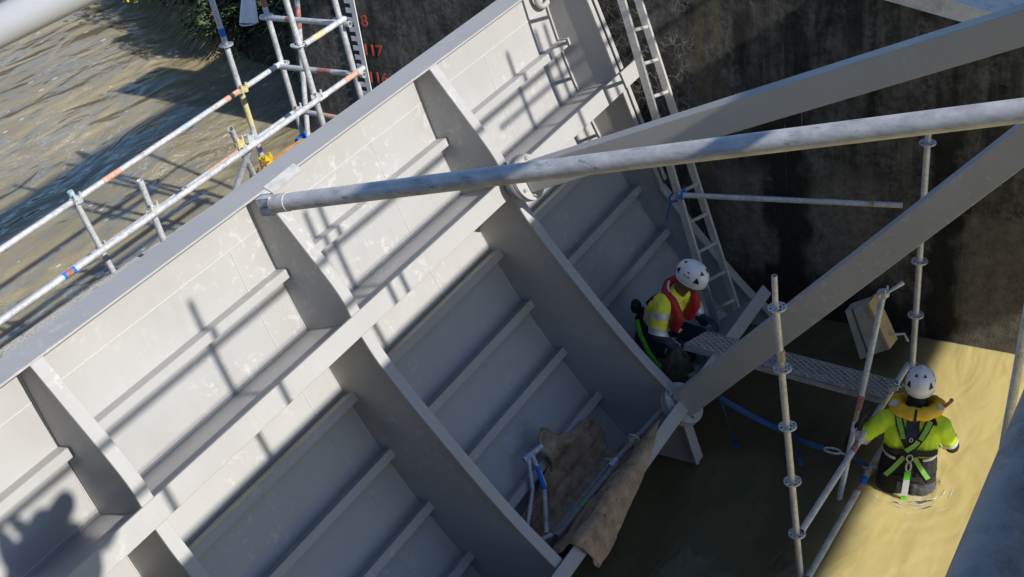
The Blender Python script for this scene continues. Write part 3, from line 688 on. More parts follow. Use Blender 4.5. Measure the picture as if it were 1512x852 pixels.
# ------------------------------------------------------------------ blanket and tubes lying in the lower girder
def prof_pt(v):
    """path across the lower girder: hanging outside, over the lip, down into the trough, up the skin"""
    ks = [(0, (3.905, .43)), (.16, (3.925, .59)), (.28, (3.992, .688)), (.33, (4.035, .692)), (.38, (4.075, .63)), (.42, (4.115, .555)), (.50, (4.26, .41)), (.60, (4.45, .235)), (.68, (4.555, .235)), (.78, (4.635, .32)), (.88, (4.69, .41)), (1, (4.745, .515))]
    for (a, p), (b_, q_) in zip(ks, ks[1:]):
        if v <= b_: f = (v - a) / (b_ - a); return V(p).lerp(V(q_), f)
    return V(ks[-1][1])
def xlim(v):
    ks = [(0, 6.22, 6.34), (.05, 6.20, 6.52), (.10, 6.19, 6.72), (.16, 6.17, 7.0), (.25, 6.14, 7.36), (.34, 6.12, 7.62), (.45, 6.06, 7.80), (.56, 6.03, 7.72), (.66, 6.03, 7.64), (.78, 6.04, 7.70), (.86, 6.22, 7.72), (.92, 6.70, 7.70), (1, 7.22, 7.60)]
    for a, b_ in zip(ks, ks[1:]):
        if v <= b_[0]: f = (v - a[0]) / (b_[0] - a[0]); return a[1] + (b_[1] - a[1]) * f, a[2] + (b_[2] - a[2]) * f
m_ = MB(); nu, nv = 60, 70; vs = []
for j in range(nv):
    v = j / (nv - 1); xa, xb = xlim(v); p = prof_pt(v); q2 = prof_pt(min(1, v + .02)); q1 = prof_pt(max(0, v - .02)); d = (q2 - q1).normalized(); nm = V((-d[1], d[0]))
    for i in range(nu):
        u = i / (nu - 1); x = xa + (xb - xa) * u
        x += .05 * noise.noise(V((v * 9, u * 2, 1))) * (abs(u - .5) * 2)
        k = .03 * noise.noise(V((x * 3.2, v * 9, 5))) + .02 * noise.noise(V((x * 8, v * 22, 2))) + .008 * noise.noise(V((x * 22, v * 40, 4))) + .035 * abs(noise.noise(V((x * 1.7, v * 3, 9)))) + .008
        if .1 < v < .40: k *= .4
        vs.append((x, p[0] + nm[0] * k, p[1] + nm[1] * k))
m_.add(vs, [(j * nu + i, j * nu + i + 1, (j + 1) * nu + i + 1, (j + 1) * nu + i) for j in range(nv - 1) for i in range(nu - 1)], True)
o = m_.build('blanket', M['burlap']); tag(o, 'torn brown blanket draped over the lower girder of the gate', 'blanket')
sm = o.modifiers.new('thick', 'SOLIDIFY'); sm.thickness = .008
m_ = MB(); vs = []; nu = nv = 14
for j in range(nv):
    for i in range(nu):
        u, v = i / (nu - 1), j / (nv - 1)
        p = V((7.00, 4.73, .43)).lerp(V((7.30, 4.74, .50)), u) + V((.03, .07, .19)) * v * (1 + .5 * math.sin(u * 5)) + V((.02, -.12, .02)) * math.sin(v * 3.1) * (.5 + .5 * u)
        vs.append(p + V((0, -.04, .02)) * noise.noise(V((u * 4, v * 4, 3))))
m_.add(vs, [(j * nu + i, j * nu + i + 1, (j + 1) * nu + i + 1, (j + 1) * nu + i) for j in range(nv - 1) for i in range(nu - 1)], True)
f = m_.build('folded_flap', M['burlap']); f.parent = o; f.modifiers.new('thick', 'SOLIDIFY').thickness = .008
def lying(name, pts, label, mt='galv', bands=(), ends=True, cat='tube', group='scaffold tubes lying in the girder trough'):
    r_ = thing(name, V(pts[0]), label, cat, group); MB().tube(pts, .0242, 14, True, True).build('tube_body', M[mt], r_)
    for f0, f1, c in bands: MB().tube([V(pts[0]).lerp(V(pts[1]), f0), V(pts[0]).lerp(V(pts[1]), f1)], .0252, 14).build('colour_band', M[c], r_)
    return r_
r_ = lying('scaffold_tube', [(6.327, 4.42, .34), (7.36, 4.34, .41)], 'thicker galvanised tube nearer the skin lying on the brown blanket', 'rail_near')
MB().tube([(6.40, 4.424, .349), (6.46, 4.418, .353)], .031, 14).build('sleeve', M['galv_old'], r_); rosette(r_, (7.30, 4.345, .406), .062, (1, -.09, .06))
r_ = lying('scaffold_tube', [(6.40, 4.33, .425), (7.24, 4.25, .485)], 'dull galvanised tube beside the blanket lip with a green mark', 'rail_near', ((.42, .46, 'webbing_lime'),))
r_ = lying('scaffold_tube', [(7.18, 4.27, .50), (7.86, 4.16, .56)], 'tube with a ring and yellow clamp poking past the blanket', 'rail_near', ((.0, .12, 'galv'),))
rosette(r_, (7.50, 4.218, .53), .062, (1, -.15, .09)); m_ = MB(); coupler(m_, (7.50, 4.215, .53), .045); m_.build('coupler', M['paint_yellow'], r_)
tf = thing('tube_stand', (6.9, 4.9, .4), 'blue stained welded tube stand propped on the brown blanket', 'stand')
ta, tb = V((6.86, 4.84, .64)), V((7.07, 4.80, .63)); tm = ta.lerp(tb, .45)
MB().tube([ta, tb], .024, 14, True, True).build('top_bar', M['galv'], tf)
MB().tube([ta.lerp(tb, .1), ta.lerp(tb, .5)], .0247, 14).build('colour_band', M['paint_lightblue'], tf)
tj = V((6.80, 4.64, .52)); MB().tube([tm, tj, (6.44, 4.44, .385)], .019, 12).build('strut', M['galv'], tf)
MB().tube([tm + V((-.05, 0, -.01)), (6.72, 4.70, .50), (6.33, 4.56, .37)], .017, 12).build('strut', M['galv'], tf)
MB().tube([tm.lerp(tj, .45), tj + V((-.05, -.03, -.02))], .0205, 12).build('colour_band', M['paint_blue'], tf)
MB().tube([(6.30, 4.50, .36), (6.42, 4.40, .39)], .022, 12, True, True).build('foot_bar', M['galv'], tf)

# ------------------------------------------------------------------ vegetation on the river bank
def leaves(m_, c, r, n, size, flat=.35):
    for _ in range(n):
        d = V((random.gauss(0, 1), random.gauss(0, 1), random.gauss(0, 1))).normalized(); rr = random.random() ** .45
        k = 1 + .45 * noise.noise(d * 2.3 + V(c)); p = V(c) + V((d.x * r[0], d.y * r[1], d.z * r[2])) * rr * k
        if noise.noise(p * 2.2) < -.18: continue
        a = V((random.uniform(-1, 1), random.uniform(-1, 1), random.uniform(-1, .3))).normalized(); b_ = a.orthogonal().normalized(); s_ = size * random.uniform(.6, 1.5)
        m_.add([p - a * s_, p + b_ * s_ * flat, p + a * s_, p - b_ * s_ * flat], [(0, 1, 2, 3)])
shr = [((12.75, 12.75, 1.95), (.55, .6, .5), 'leaf_b', 'small sunlit olive shrub low over the water beside dry grass'), ((12.0, 11.75, 2.05), (.5, .6, .6), 'leaf', 'dark green shrub hanging at the waterline left of the white cone'), ((12.25, 10.9, 2.2), (.75, .8, .95), 'leaf', 'dark shrub on the bank nearest the end of the concrete wall'), ((13.3, 11.9, 2.4), (.8, .8, .8), 'leaf', 'shaded shrub overhanging the water between straw grass and wall'),
       ((13.8, 13.9, 2.2), (.8, .8, .7), 'leaf_b', 'olive shrub at the top left edge of the river bank'), ((13.4, 11.0, 3.4), (1.3, 1.2, 1.2), 'leaf', 'large dark bush higher up the bank behind the shrubs'), ((15.4, 16.2, 2.3), (1.1, 1.0, .9), 'leaf_b', 'farthest olive bush along the river bank')]
for c, r, mt, lb_ in shr:
    t = thing('shrub', (c[0], c[1], c[2] - r[2]), lb_, 'shrub', 'shrubs on the river bank'); m_ = MB(); leaves(m_, c, r, 5200, .042); m_.build('foliage', M[mt], t, fix=False)
    tw = MB()
    for k in range(12): tw.tube([V(c) - V((random.uniform(-.2, .2), random.uniform(-.2, .2), r[2])), V(c) + V((random.uniform(-.8, .8) * r[0], random.uniform(-.8, .8) * r[1], random.uniform(-.2, .9) * r[2]))], [.02, .004], 5)
    tw.build('stem', M['soil'], t)
gm = MB()
for _ in range(9000):
    y = random.choice((random.uniform(9.5, 17), random.gauss(12.6, .7))); k = noise.noise(V((y * .7, 1, 0))); x = shore(y) + random.uniform(-.05, 1.3)
    if not 9.5 < y < 17 or (9.9 < y < 11.7 and random.random() < .8): continue
    z = bank_h(x, y) - .03; L = random.uniform(.25, .6); a = random.uniform(0, 6.28)
    d = V((-.55 + .5 * math.cos(a), .5 * math.sin(a), .7)).normalized(); p = V((x, y, z)); q_ = p + d * L * .6; e = q_ + (d + V((-.25, 0, -1.0))).normalized() * L * .55; w_ = V((math.sin(a), math.cos(a), 0)) * .006
    gm.add([p - w_, p + w_, q_ + w_, q_ - w_, e], [(0, 1, 2, 3), (3, 2, 4)])
tag(gm.build('dry_grass', M['straw'], fix=False), kind='stuff')
t = thing('flowering_weed', (12.75, 14.0, 1.3), 'yellow flowering weed drooping over the water at the top edge', 'weed'); m_ = MB(); leaves(m_, (12.75, 14.05, 1.75), (.5, .45, .35), 420, .035); m_.build('foliage', M['leaf_b'], t, fix=False)
m_ = MB(); leaves(m_, (12.7, 14.05, 1.8), (.5, .45, .35), 160, .028, .8); m_.build('blossom', M['flower'], t, fix=False)

# ------------------------------------------------------------------ people
def figure(prims, name, parent, mats, matfn=None, vox=.0075, wrinkle=.006):
    """one continuous skin grown from tapered limbs: (p0, p1, r0, r1, material)"""
    m_ = MB()
    for p0, p1, r0, r1, mt in prims:
        p0, p1 = V(p0), V(p1); L = (p1 - p0).length
        if L < 1e-5: p1 = p0 + V((0, 0, .001)); L = .001
        d = (p1 - p0).normalized(); pts = []; rs_ = []
        for k in range(0, 6): a = math.pi / 2 * (1 - k / 5.); pts.append(p0 - d * r0 * math.sin(a)); rs_.append(max(r0 * math.cos(a), .0008))
        for k in range(0, 6): a = math.pi / 2 * k / 5.; pts.append(p1 + d * r1 * math.sin(a)); rs_.append(max(r1 * math.cos(a), .0008))
        q = [pts[0]]; rq = [rs_[0]]
        for a, b_ in zip(pts[1:], rs_[1:]):
            if (a - q[-1]).length > 1e-5: q.append(a); rq.append(b_)
        m_.tube(q, rq, 16)
    o = m_.build(name, mats[0])
    rm = o.modifiers.new('r', 'REMESH'); rm.mode = 'VOXEL'; rm.voxel_size = vox
    so = o.modifiers.new('s', 'SMOOTH'); so.iterations = 4; so.factor = .5
    dg = bpy.context.evaluated_depsgraph_get(); me = bpy.data.meshes.new_from_object(o.evaluated_get(dg)); bpy.data.objects.remove(o)
    me.name = name; me.materials.clear()
    for x in mats: me.materials.append(x)
    cl = [(V(a), V(b_), r0, r1, mt) for a, b_, r0, r1, mt in prims]
    def near(p):
        best = (1e9, 0)
        for a, b_, r0, r1, mt in cl:
            ab = b_ - a; f = max(0, min(1, (p - a).dot(ab) / max(ab.length_squared, 1e-9))); dd = (p - a - ab * f).length - (r0 + (r1 - r0) * f)
            if dd < best[0]: best = (dd, mt)
        return best[1]
    vm = {}
    nrm = [v.normal.copy() for v in me.vertices]; cloth = set()
    for pl in me.polygons:
        pl.use_smooth = True; mt = near(pl.center); mt = matfn(pl.center, mt) if matfn else mt; pl.material_index = mt
        if mt not in (SKIN, GLOVE): cloth.update(pl.vertices)
    for i in cloth:
        v = me.vertices[i]; c = v.co; k = noise.noise(V((c.x * 16, c.y * 16, c.z * 9))) + .6 * noise.noise(V((c.x * 34, c.y * 34, c.z * 20)))
        v.co = c + nrm[i] * wrinkle * k + nrm[i] * wrinkle * 1.3 * abs(noise.noise(V((c.x * 7 + c.z * 9, c.y * 7, c.z * 15 - c.y * 6))))
    me.update(); bv = BVHTree.FromPolygons([v.co.copy() for v in me.vertices], [tuple(p.vertices) for p in me.polygons])
    me.transform(Matrix.Translation(-ORG[parent.name]))
    o = bpy.data.objects.new(name, me); COL.objects.link(o); o.parent = parent; return o, bv
SKIN, GLOVE = 0, 1
def strap(bv, pts, w, name, mt, parent, off=.007, n=8, t=.004, dirv=None):
    out = []; sides = []; raw = []
    pts = [V(p) for p in pts]
    for a, b_ in zip(pts, pts[1:]):
        for i in range(n): raw.append(a.lerp(b_, i / n))
    raw.append(pts[-1]); hit = []
    for p in raw:
        l = None
        if dirv is not None: l, nm, _, _ = bv.ray_cast(p, dirv)
        if l is None: l, nm, _, _ = bv.find_nearest(p)
        elif nm.dot(dirv) > 0: nm = -nm
        if dirv is not None: nm = (nm - dirv).normalized()
        hit.append((l + nm * off, nm))
    # soften
    ps = [h[0] for h in hit]
    for _ in range(2): ps = [ps[0]] + [(ps[i - 1] + ps[i] * 2 + ps[i + 1]) / 4 for i in range(1, len(ps) - 1)] + [ps[-1]]
    for i in range(len(ps)):
        d = (ps[min(i + 1, len(ps) - 1)] - ps[max(i - 1, 0)]).normalized(); sides.append(hit[i][1].cross(d).normalized())
    return MB().ribbon(ps, sides, w, t).build(name, M[mt], parent)
def hand(palm, fdir, back, size=1., curl=.6, thumb=1):
    """palm centre, finger direction, back-of-hand normal -> prims"""
    f = V(fdir).normalized(); b_ = V(back); b_ = (b_ - f * b_.dot(f)).normalized(); s_ = f.cross(b_).normalized() * thumb; out = []
    p = V(palm)
    for k in (-1, 0, 1): out.append((p - f * .04 + s_ * k * .016, p + f * .035 + s_ * k * .024, .017, .015, GLOVE))
    for k, L in zip((-1.5, -.5, .5, 1.5), (.062, .078, .083, .074)):
        r0 = p + f * .040 + s_ * k * .0195; d1 = (f - b_ * curl * .4).normalized(); d2 = (f - b_ * curl * 1.3).normalized(); d3 = (f * .4 - b_ * curl * 1.6).normalized()
        a = r0 + d1 * L * .45; c = a + d2 * L * .33; e = c + d3 * L * .28
        out += [(r0, a, .0098, .0092, GLOVE), (a, c, .0092, .0086, GLOVE), (c, e, .0086, .0078, GLOVE)]
    r0 = p - f * .018 + s_ * .030; a = r0 + (s_ * .8 + f * .5 - b_ * .25).normalized() * .042; e = a + (s_ * .25 + f * .9 - b_ * .45).normalized() * .033
    out += [(r0, a, .0135, .011, GLOVE), (a, e, .0105, .009, GLOVE)]
    return out
def head(c, up, fw, mt=SKIN, hair=None):
    up = V(up).normalized(); fw = V(fw); fw = (fw - up * fw.dot(up)).normalized(); rt = fw.cross(up); c = V(c); o = []
    o += [(c + up * .03 - fw * .022, c + up * .035 + fw * .02, .082, .078, mt), (c - up * .03 + fw * .03, c - up * .07 + fw * .055, .058, .036, mt)]
    o += [(c + fw * .095 + up * .012, c + fw * .112 - up * .022, .010, .014, mt)]                      # nose
    o += [(c + fw * .088 - up * .052 - rt * .018, c + fw * .088 - up * .052 + rt * .018, .010, .010, mt)]  # mouth
    for s_ in (-1, 1): o += [(c + rt * s_ * .082 + up * .012, c + rt * s_ * .085 - up * .022 - fw * .004, .013, .010, mt), (c + rt * s_ * .034 + fw * .082 + up * .034, c + rt * s_ * .020 + fw * .09 + up * .034, .010, .010, mt)]
    return o
def helmet(parent, c, up, fw, sc=1.):
    up = V(up).normalized(); fw = V(fw); fw = (fw - up * fw.dot(up)).normalized(); rt = fw.cross(up); c = V(c); root = None
    def pt(az, el, k=1.):
        ce, se = math.cos(el), math.sin(el); rr = 1 + .018 * math.cos(az * 2) + .012 * math.sin(el * 3)
        return c + (rt * .114 * math.sin(az) * ce + fw * (.142 * math.cos(az) * ce) + up * .132 * se) * rr * k * sc
    m_ = MB(); na, ne = 40, 14; vs = []; fs = []
    for j in range(ne):
        el = -.30 + (math.pi / 2 + .30) * j / (ne - 1)
        for i in range(na):
            az = 2 * math.pi * i / na; e = el
            if j == 0: e = el - .12 * max(0, -math.cos(az)) ; 
            k = 1 + (.035 * max(0, math.cos(az)) if j == 0 else 0)
            # moulded ridges running front to back
            if j > 3: k += .022 * max(0, math.cos(rt.dot(pt(az, e) - c) / .114 * 7.)) * min(1, (j - 3) / 3)
            vs.append(pt(az, e, k))
    for j in range(ne - 1):
        for i in range(na): fs.append((j * na + i, j * na + (i + 1) % na, (j + 1) * na + (i + 1) % na, (j + 1) * na + i))
    m_.add(vs, fs, True); h = m_.build('helmet', M['helmet'], parent); h.modifiers.new('t', 'SOLIDIFY').thickness = .006
    rimm = MB(); rimm.tube([pt(2 * math.pi * i / na, -.30 - .12 * max(0, -math.cos(2 * math.pi * i / na)), 1.005) for i in range(na + 1)], .0045, 6); rimm.build('helmet_rim', M['helmet'], h)
    for az0, el0, s_ in ((2.35, .28, 1.15), (-2.35, .28, 1.15), (.9, .35, 1.2), (-.9, .35, 1.2), (1.6, .5, 1.25), (-1.6, .5, 1.25), (.45, .85, .8), (-.45, .85, .8), (2.7, .9, .6), (-2.7, .9, .6)):
        vm_ = MB(); tri = [(-.16, -.14), (.16, -.14), (.03, .16), (-.05, .15)]
        a = [pt(az0 + x * s_ / max(.35, math.cos(el0)) * (1 if az0 > 0 else -1), el0 + y * s_, 1.034) for x, y in tri]; b_ = [pt(az0 + x * s_ / max(.35, math.cos(el0)) * (1 if az0 > 0 else -1), el0 + y * s_, 1.0) for x, y in tri]
        vm_.hexa(b_, a).build('helmet_vent', M['vent'], h)
    return h
def band_on_limb(bv, a, b_, f, wd, r, parent, mt='reflect', name='reflective_band', off=.004):
    a, b_ = V(a), V(b_); d = (b_ - a).normalized(); c = a.lerp(b_, f); u = d.orthogonal().normalized(); w_ = d.cross(u); m_ = MB(); n = 28; vs = []
    for s_ in (-wd / 2, -wd / 6, wd / 6, wd / 2):
        for k in range(n):
            t_ = 2 * math.pi * k / n; dr = u * math.cos(t_) + w_ * math.sin(t_); o_ = c + d * s_
            h = bv.ray_cast(o_ + dr * .35, -dr, .35)
            rr = (h[0] - o_).length if h[0] else r
            if rr > r * 1.5: rr = r
            vs.append(o_ + dr * (rr + off))
    m_.add(vs, [(j * n + k, j * n + (k + 1) % n, (j + 1) * n + (k + 1) % n, (j + 1) * n + k) for j in range(3) for k in range(n)], True)
    return m_.build(name, M[mt], parent)

# --- the wading worker, seen from behind
W2 = thing('person', (8.17, 2.27, 0), 'worker in lime shirt and yellow collar wading waist deep, back turned', 'person')
pel = V((8.15, 2.27, .17)); chest = V((8.22, 2.25, .60)); nk = V((8.26, 2.235, .80)); hd = V((8.31, 2.225, .945))
F = V((.96, .20, 0)).normalized(); Rr = V((F.y, -F.x, 0)); U = (nk - pel).normalized()
Ls, Rs_ = V((8.19, 2.44, .70)), V((8.26, 2.04, .685)); Le, Lh = V((8.06, 2.67, .50)), V((8.10, 2.625, .69)); Re, Rh = V((8.40, 1.99, .40)), V((8.60, 2.12, .36))
SH, BL, GW, NV = 2, 3, 4, 5
pr = []
for s_ in (-1, 1):
    pr += [(pel + Rr * s_ * .085, pel + Rr * s_ * .085 + U * .20, .138, .125, BL), (pel + Rr * s_ * .085 - V((0, 0, .30)), pel + Rr * s_ * .085, .112, .138, BL), (pel + Rr * s_ * .08 + U * .2, chest + Rr * s_ * .088, .118, .118, SH), (chest + Rr * s_ * .088, nk + Rr * s_ * .07 - U * .06, .118, .08, SH),
           (pel + Rr * s_ * .10 - U * .02, pel + Rr * s_ * .13 + V((.02, 0, -.50)), .125, .085, GW), (pel + Rr * s_ * .13 + V((.02, 0, -.50)), pel + Rr * s_ * .14 + V((-.02, 0, -.86)), .08, .05, GW), (pel + Rr * s_ * .14 + V((-.02, 0, -.88)), pel + Rr * s_ * .15 + V((.16, 0, -.90)), .05, .045, GW)]
pr += [(pel + U * .05, chest, .13, .13, SH), (nk - U * .05, nk + U * .07, .082, .078, BL), (Ls - Rr * .0, nk - U * .04, .075, .07, SH), (Rs_, nk - U * .04, .075, .07, SH),
       (Ls, Ls.lerp(Le, .72), .070, .062, SH), (Ls.lerp(Le, .7), Le, .055, .052, BL), (Le, Le.lerp(Lh, .85), .052, .036, BL), (Rs_, Rs_.lerp(Re, .75), .070, .062, SH), (Rs_.lerp(Re, .75), Re, .056, .052, BL), (Re, Re.lerp(Rh, .85), .052, .036, BL)]
pr += hand(Lh + V((.03, 0, .03)), V((.6, .2, .7)), V((-.6, .75, .3)), 1, 1.1, 1) + hand(Rh + V((.03, .03, -.01)), V((.8, .45, -.2)), V((.1, -.3, 1)), 1, .8, -1)
pr += head(hd, V((.1, 0, 1)), F, BL)
def mf2(p, mt):
    h = (p - pel).dot(U)
    if mt in (SH, BL) and abs((p - pel).dot(Rr)) < .23 and not (mt == BL and h > .60): return SH if h > .285 else (GW if h < .06 and (p - pel).dot(Rr) > .05 else BL)
    return mt
body, bv = figure(pr, 'body', W2, [M['skin'], M['glove'], M['hivis_lime'], M['black'], M['grey_wader'], M['navy']], mf2)
helmet(W2, hd + V((.01, 0, .055)), V((.12, -.02, 1)), F)
for a, b_ in ((Ls, Le), (Rs_, Re)): band_on_limb(bv, a, b_, .70, .05, .075, W2)
# horseshoe life jacket round the neck
m_ = MB(); pts = []; rs_ = []
for k in range(25):
    t_ = math.pi * (-.78 + 1.56 * k / 24) + math.pi; pts.append(nk + U * .035 + F * (.125 * math.cos(t_) * 1.05 + .01) + Rr * (.155 * math.sin(t_)) - U * (.05 * (math.cos(t_) > .2) * abs(math.cos(t_)))); rs_.append(.054 + .006 * math.sin(k * 2.1))
m_.tube(pts, rs_, 14); m_.v = [V((p.x, p.y, nk.z + .035 + (p.z - nk.z - .035) * .95)) for p in m_.v]
lj = m_.build('life_jacket', M['jacket_yellow'], W2)
jb = BVHTree.FromPolygons(m_.v, m_.f)
strap(jb, [nk - F * .5 + U * .085, nk - F * .5 - U * .015], .020, 'jacket_strap', 'black', lj, .004, 8, .004, F)
strap(jb, [nk - F * .10 - Rr * .17 + U * .12, nk - F * .06 - Rr * .2 + U * .09], .05, 'jacket_patch', 'reflect', lj, .003); strap(jb, [nk - F * .10 + Rr * .17 + U * .12, nk - F * .06 + Rr * .2 + U * .09], .05, 'jacket_patch', 'reflect', lj, .003)
MB().tube([nk + Rr * .20 - F * .02 + U * .05, nk + Rr * .235 - F * .03 + U * .10], .013, 10).blob(nk + Rr * .24 - F * .03 + U * .115, .017).build('inflation_knob', M['paint_red'], lj)
B_ = -F * .3
def bp(r, u): return pel + Rr * r + U * u + B_
nb = M
def hs(pts, w, nm, mt, off): return strap(bv, [bp(*p) for p in pts], w, nm, mt, W2, off, 8, .004, F)
hs([(-.01, .62), (0, .44)], .095, 'harness_back_pad', 'navy', .006)
for s_ in (-1, 1):
    hs([(s_ * .135, .66), (s_ * .085, .52), (-s_ * .02, .34)], .060, 'harness_strap', 'black', .012)
    hs([(s_ * .128, .635), (s_ * .088, .53), (s_ * .062, .47)], .037, 'harness_strap', 'webbing_green', .020)
    hs([(s_ * .015, .355), (s_ * .19, .335)], .055, 'harness_strap', 'black', .013)
    hs([(s_ * .02, .34), (s_ * .17, .10)], .050, 'harness_strap', 'black', .010)
    hs([(s_ * .035, .315), (s_ * .155, .13)], .037, 'harness_strap', 'webbing_green', .018)
    hs([(s_ * .20, .30), (s_ * .10, .285)], .022, 'reflective_band', 'reflect', .012)
hs([(.045, .46), (-.03, .37)], .037, 'harness_strap', 'webbing_green', .022)
hs([(-.20, .12), (.20, .12)], .04, 'harness_belt', 'black', .012)
# small ring emblem on the back pad
l, nm, _, _ = bv.find_nearest(bp(0, .535)); MB().tube([l + nm * .016 + Rr * .012 * math.cos(k * .6) + U * .016 * math.sin(k * .6) for k in range(12)], .0035, 6).build('harness_emblem', M['paint_white'], W2)
l, nm, _, _ = bv.find_nearest(bp(0, .34)); q0 = l + nm * .03
hkm = MB().tube([q0 + Rr * .022 * math.cos(k * .63) + U * (.03 * math.sin(k * .63) - .0) for k in range(11)], .006, 7); hkm.tube([q0 - U * .03 + Rr * .018 * math.cos(k * .63) + U * (.042 * math.sin(k * .63) - .045) for k in range(11)], .0075, 7); hkm.build('snap_hook', M['galv'], W2)
q1 = q0 - U * .115; pp = [q1, q1 - U * .06 - F * .01, q1 - U * .20 - F * .015, q1 - U * .30 - F * .03, V(((q1 - F * .08).x, (q1 - F * .08).y, -.02))]
ln = MB().ribbon(pp, [Rr] * len(pp), .045, .008).build('lanyard', M['webbing_lime'], W2)
pp = [q1 - U * .06 - F * .022, q1 - U * .20 - F * .027]; MB().ribbon(pp, [Rr] * 2, .047, .006).build('lanyard_sleeve', M['reflect'], ln)
m_ = MB()
for k in range(34):
    a = random.gauss(3.5, .45); rr = random.choice((.21, .235, .29, .36)) + random.gauss(0, .012); L = random.uniform(.03, .13); wd_ = random.uniform(.002, .006); n_ = 6; vs = []
    for q in range(n_):
        t_ = a + L * (q / (n_ - 1)) / rr; w2 = wd_ * math.sin(math.pi * (q + .4) / n_); r2 = rr + .012 * noise.noise(V((t_ * 6, rr * 9, 0)))
        for e in (-1, 1): vs.append((8.36 + (r2 + e * w2) * math.cos(t_), 2.33 + (r2 + e * w2) * math.sin(t_) * 1.2, .004))
    m_.add(vs, [(2 * q, 2 * q + 1, 2 * q + 3, 2 * q + 2) for q in range(n_ - 1)])
o = m_.build('foam', M['foam']); tag(o, kind='stuff')

W2.location = W2.location + V((.20, .06, -.14))
# --- the worker crouched on the lower girder
W1 = thing('person', (8.85, 4.5, .2), 'worker in yellow jacket and red life vest crouching inside the gate', 'person')
hd = V((8.75, 4.24, 1.26)); nk = V((8.79, 4.37, 1.11)); chest = V((8.83, 4.50, .92)); pel = V((8.88, 4.68, .52)); U = (nk - pel).normalized(); F = V((-.22, -.95, 0)).normalized(); F = (F - U * F.dot(U)).normalized(); Rr = F.cross(U)
Rs_, Ls = V((8.63, 4.45, 1.07)), V((8.98, 4.40, .99)); Re, Rh = V((8.51, 4.47, .84)), V((8.54, 4.33, .70)); Le, Lh = V((9.06, 4.36, .76)), V((8.98, 4.24, .68))
Rk, Lk = V((8.70, 4.33, .56)), V((9.02, 4.33, .52)); Rf, Lf = V((8.72, 4.42, .27)), V((9.02, 4.42, .27))
YE = 2; pr = []
for s_ in (-1, 1):
    pr += [(pel + Rr * s_ * .08, pel + Rr * s_ * .08 + U * .2, .135, .13, NV), (pel + Rr * s_ * .08 + U * .2, chest + Rr * s_ * .09, .13, .125, YE), (chest + Rr * s_ * .09, nk + Rr * s_ * .06 - U * .06, .125, .085, YE)]
pr += [(pel, chest, .13, .13, YE), (nk - U * .05, nk + (hd - nk) * .5, .062, .058, SKIN), (Ls, nk - U * .03, .078, .07, YE), (Rs_, nk - U * .03, .078, .07, YE),
       (Rs_, Re, .082, .064, YE), (Re, Re.lerp(Rh, .85), .058, .04, NV), (Ls, Le, .082, .064, YE), (Le, Le.lerp(Lh, .85), .058, .04, NV)]
for s_, k, f_ in ((1, Rk, Rf), (-1, Lk, Lf)):
    hp = pel + Rr * s_ * .10; pr += [(hp, k, .115, .08, NV), (k, f_ + V((0, .02, .02)), .078, .055, NV), (f_ + V((0, .05, -.03)), f_ + V((0, -.14, -.05)), .048, .042, BL)]
pr += hand(Rh + V((.01, -.03, -.04)), V((.1, -.45, -.85)), V((-.8, -.3, .1)), 1, .8, 1) + hand(Lh + V((-.01, -.04, .05)), V((-.15, -.75, -.3)), V((.2, -.2, 1)), 1, .5, -1)
hup = V((-.06, -.42, 1)).normalized(); hfw = V((-.2, -1, -.45)); pr += head(hd, hup, hfw)
def mf1(p, mt):
    h = (p - pel).dot(U)
    if mt in (YE, NV) and abs((p - pel).dot(Rr)) < .2 and (p - pel).dot(F) < .16 and h > -.05: return YE if h > .30 else NV
    if mt == YE:
        for a, b_ in ((Rs_, Re), (Ls, Le)):
            f_ = (p - a).dot(b_ - a) / (b_ - a).length_squared
            if f_ > .97: return NV
    return mt
body, bv = figure(pr, 'body', W1, [M['skin'], M['glove'], M['hivis_yellow'], M['boot'], M['grey_wader'], M['navy']], mf1)
helmet(W1, hd + hup * .06, hup, hfw)
for a, b_ in ((Rs_, Re), (Ls, Le)):
    for f_ in (.42, .93): band_on_limb(bv, a, b_, f_, .055, .075, W1)
band_on_limb(bv, pel + Rr * .1, Rk, .75, .05, .095, W1); band_on_limb(bv, Rk, Rf, .35, .05, .075, W1)
def tp(r, u, f_): return pel + Rr * r + U * u + F * f_
strap(bv, [tp(.22, .40, -.3), tp(.28, .36, 0), tp(.2, .38, .3)], .055, 'reflective_band', 'reflect', W1, .006)
m_ = MB(); pts = []; rs_ = []
for k in range(31):
    f_ = k / 30; s_ = -1 if f_ < .5 else 1; a = abs(f_ - .5) * 2
    if a < .45: t_ = a / .45 * math.pi * .55; p = nk + U * .01 - F * .105 * math.cos(t_) + Rr * s_ * .14 * math.sin(t_)
    else: q_ = (a - .45) / .55; p = nk + Rr * s_ * (.138 - .045 * q_) + F * (.02 + .13 * min(1, q_ * 2.2)) - U * (.30 * q_ - .01)
    pts.append(p); rs_.append(.034 + .010 * min(1, a * 1.3) + .003 * math.sin(k * 1.7))
m_.tube(pts, rs_, 14); lv = m_.build('life_vest', M['jacket_red'], W1); jb = BVHTree.FromPolygons(m_.v, m_.f)
l, nm, _, _ = jb.find_nearest(tp(.09, .36, .5)); MB().tube([l, l + nm * .008], .022, 14).build('vest_badge', M['paint_white'], lv); MB().tube([l + nm * .008, l + nm * .011], .013, 14).build('vest_badge', M['jacket_yellow'], lv)
strap(jb, [nk + U * .2 + Rr * .10, nk + U * .2 + Rr * .05 - F * .1], .02, 'vest_mark', 'paint_white', lv, .003)
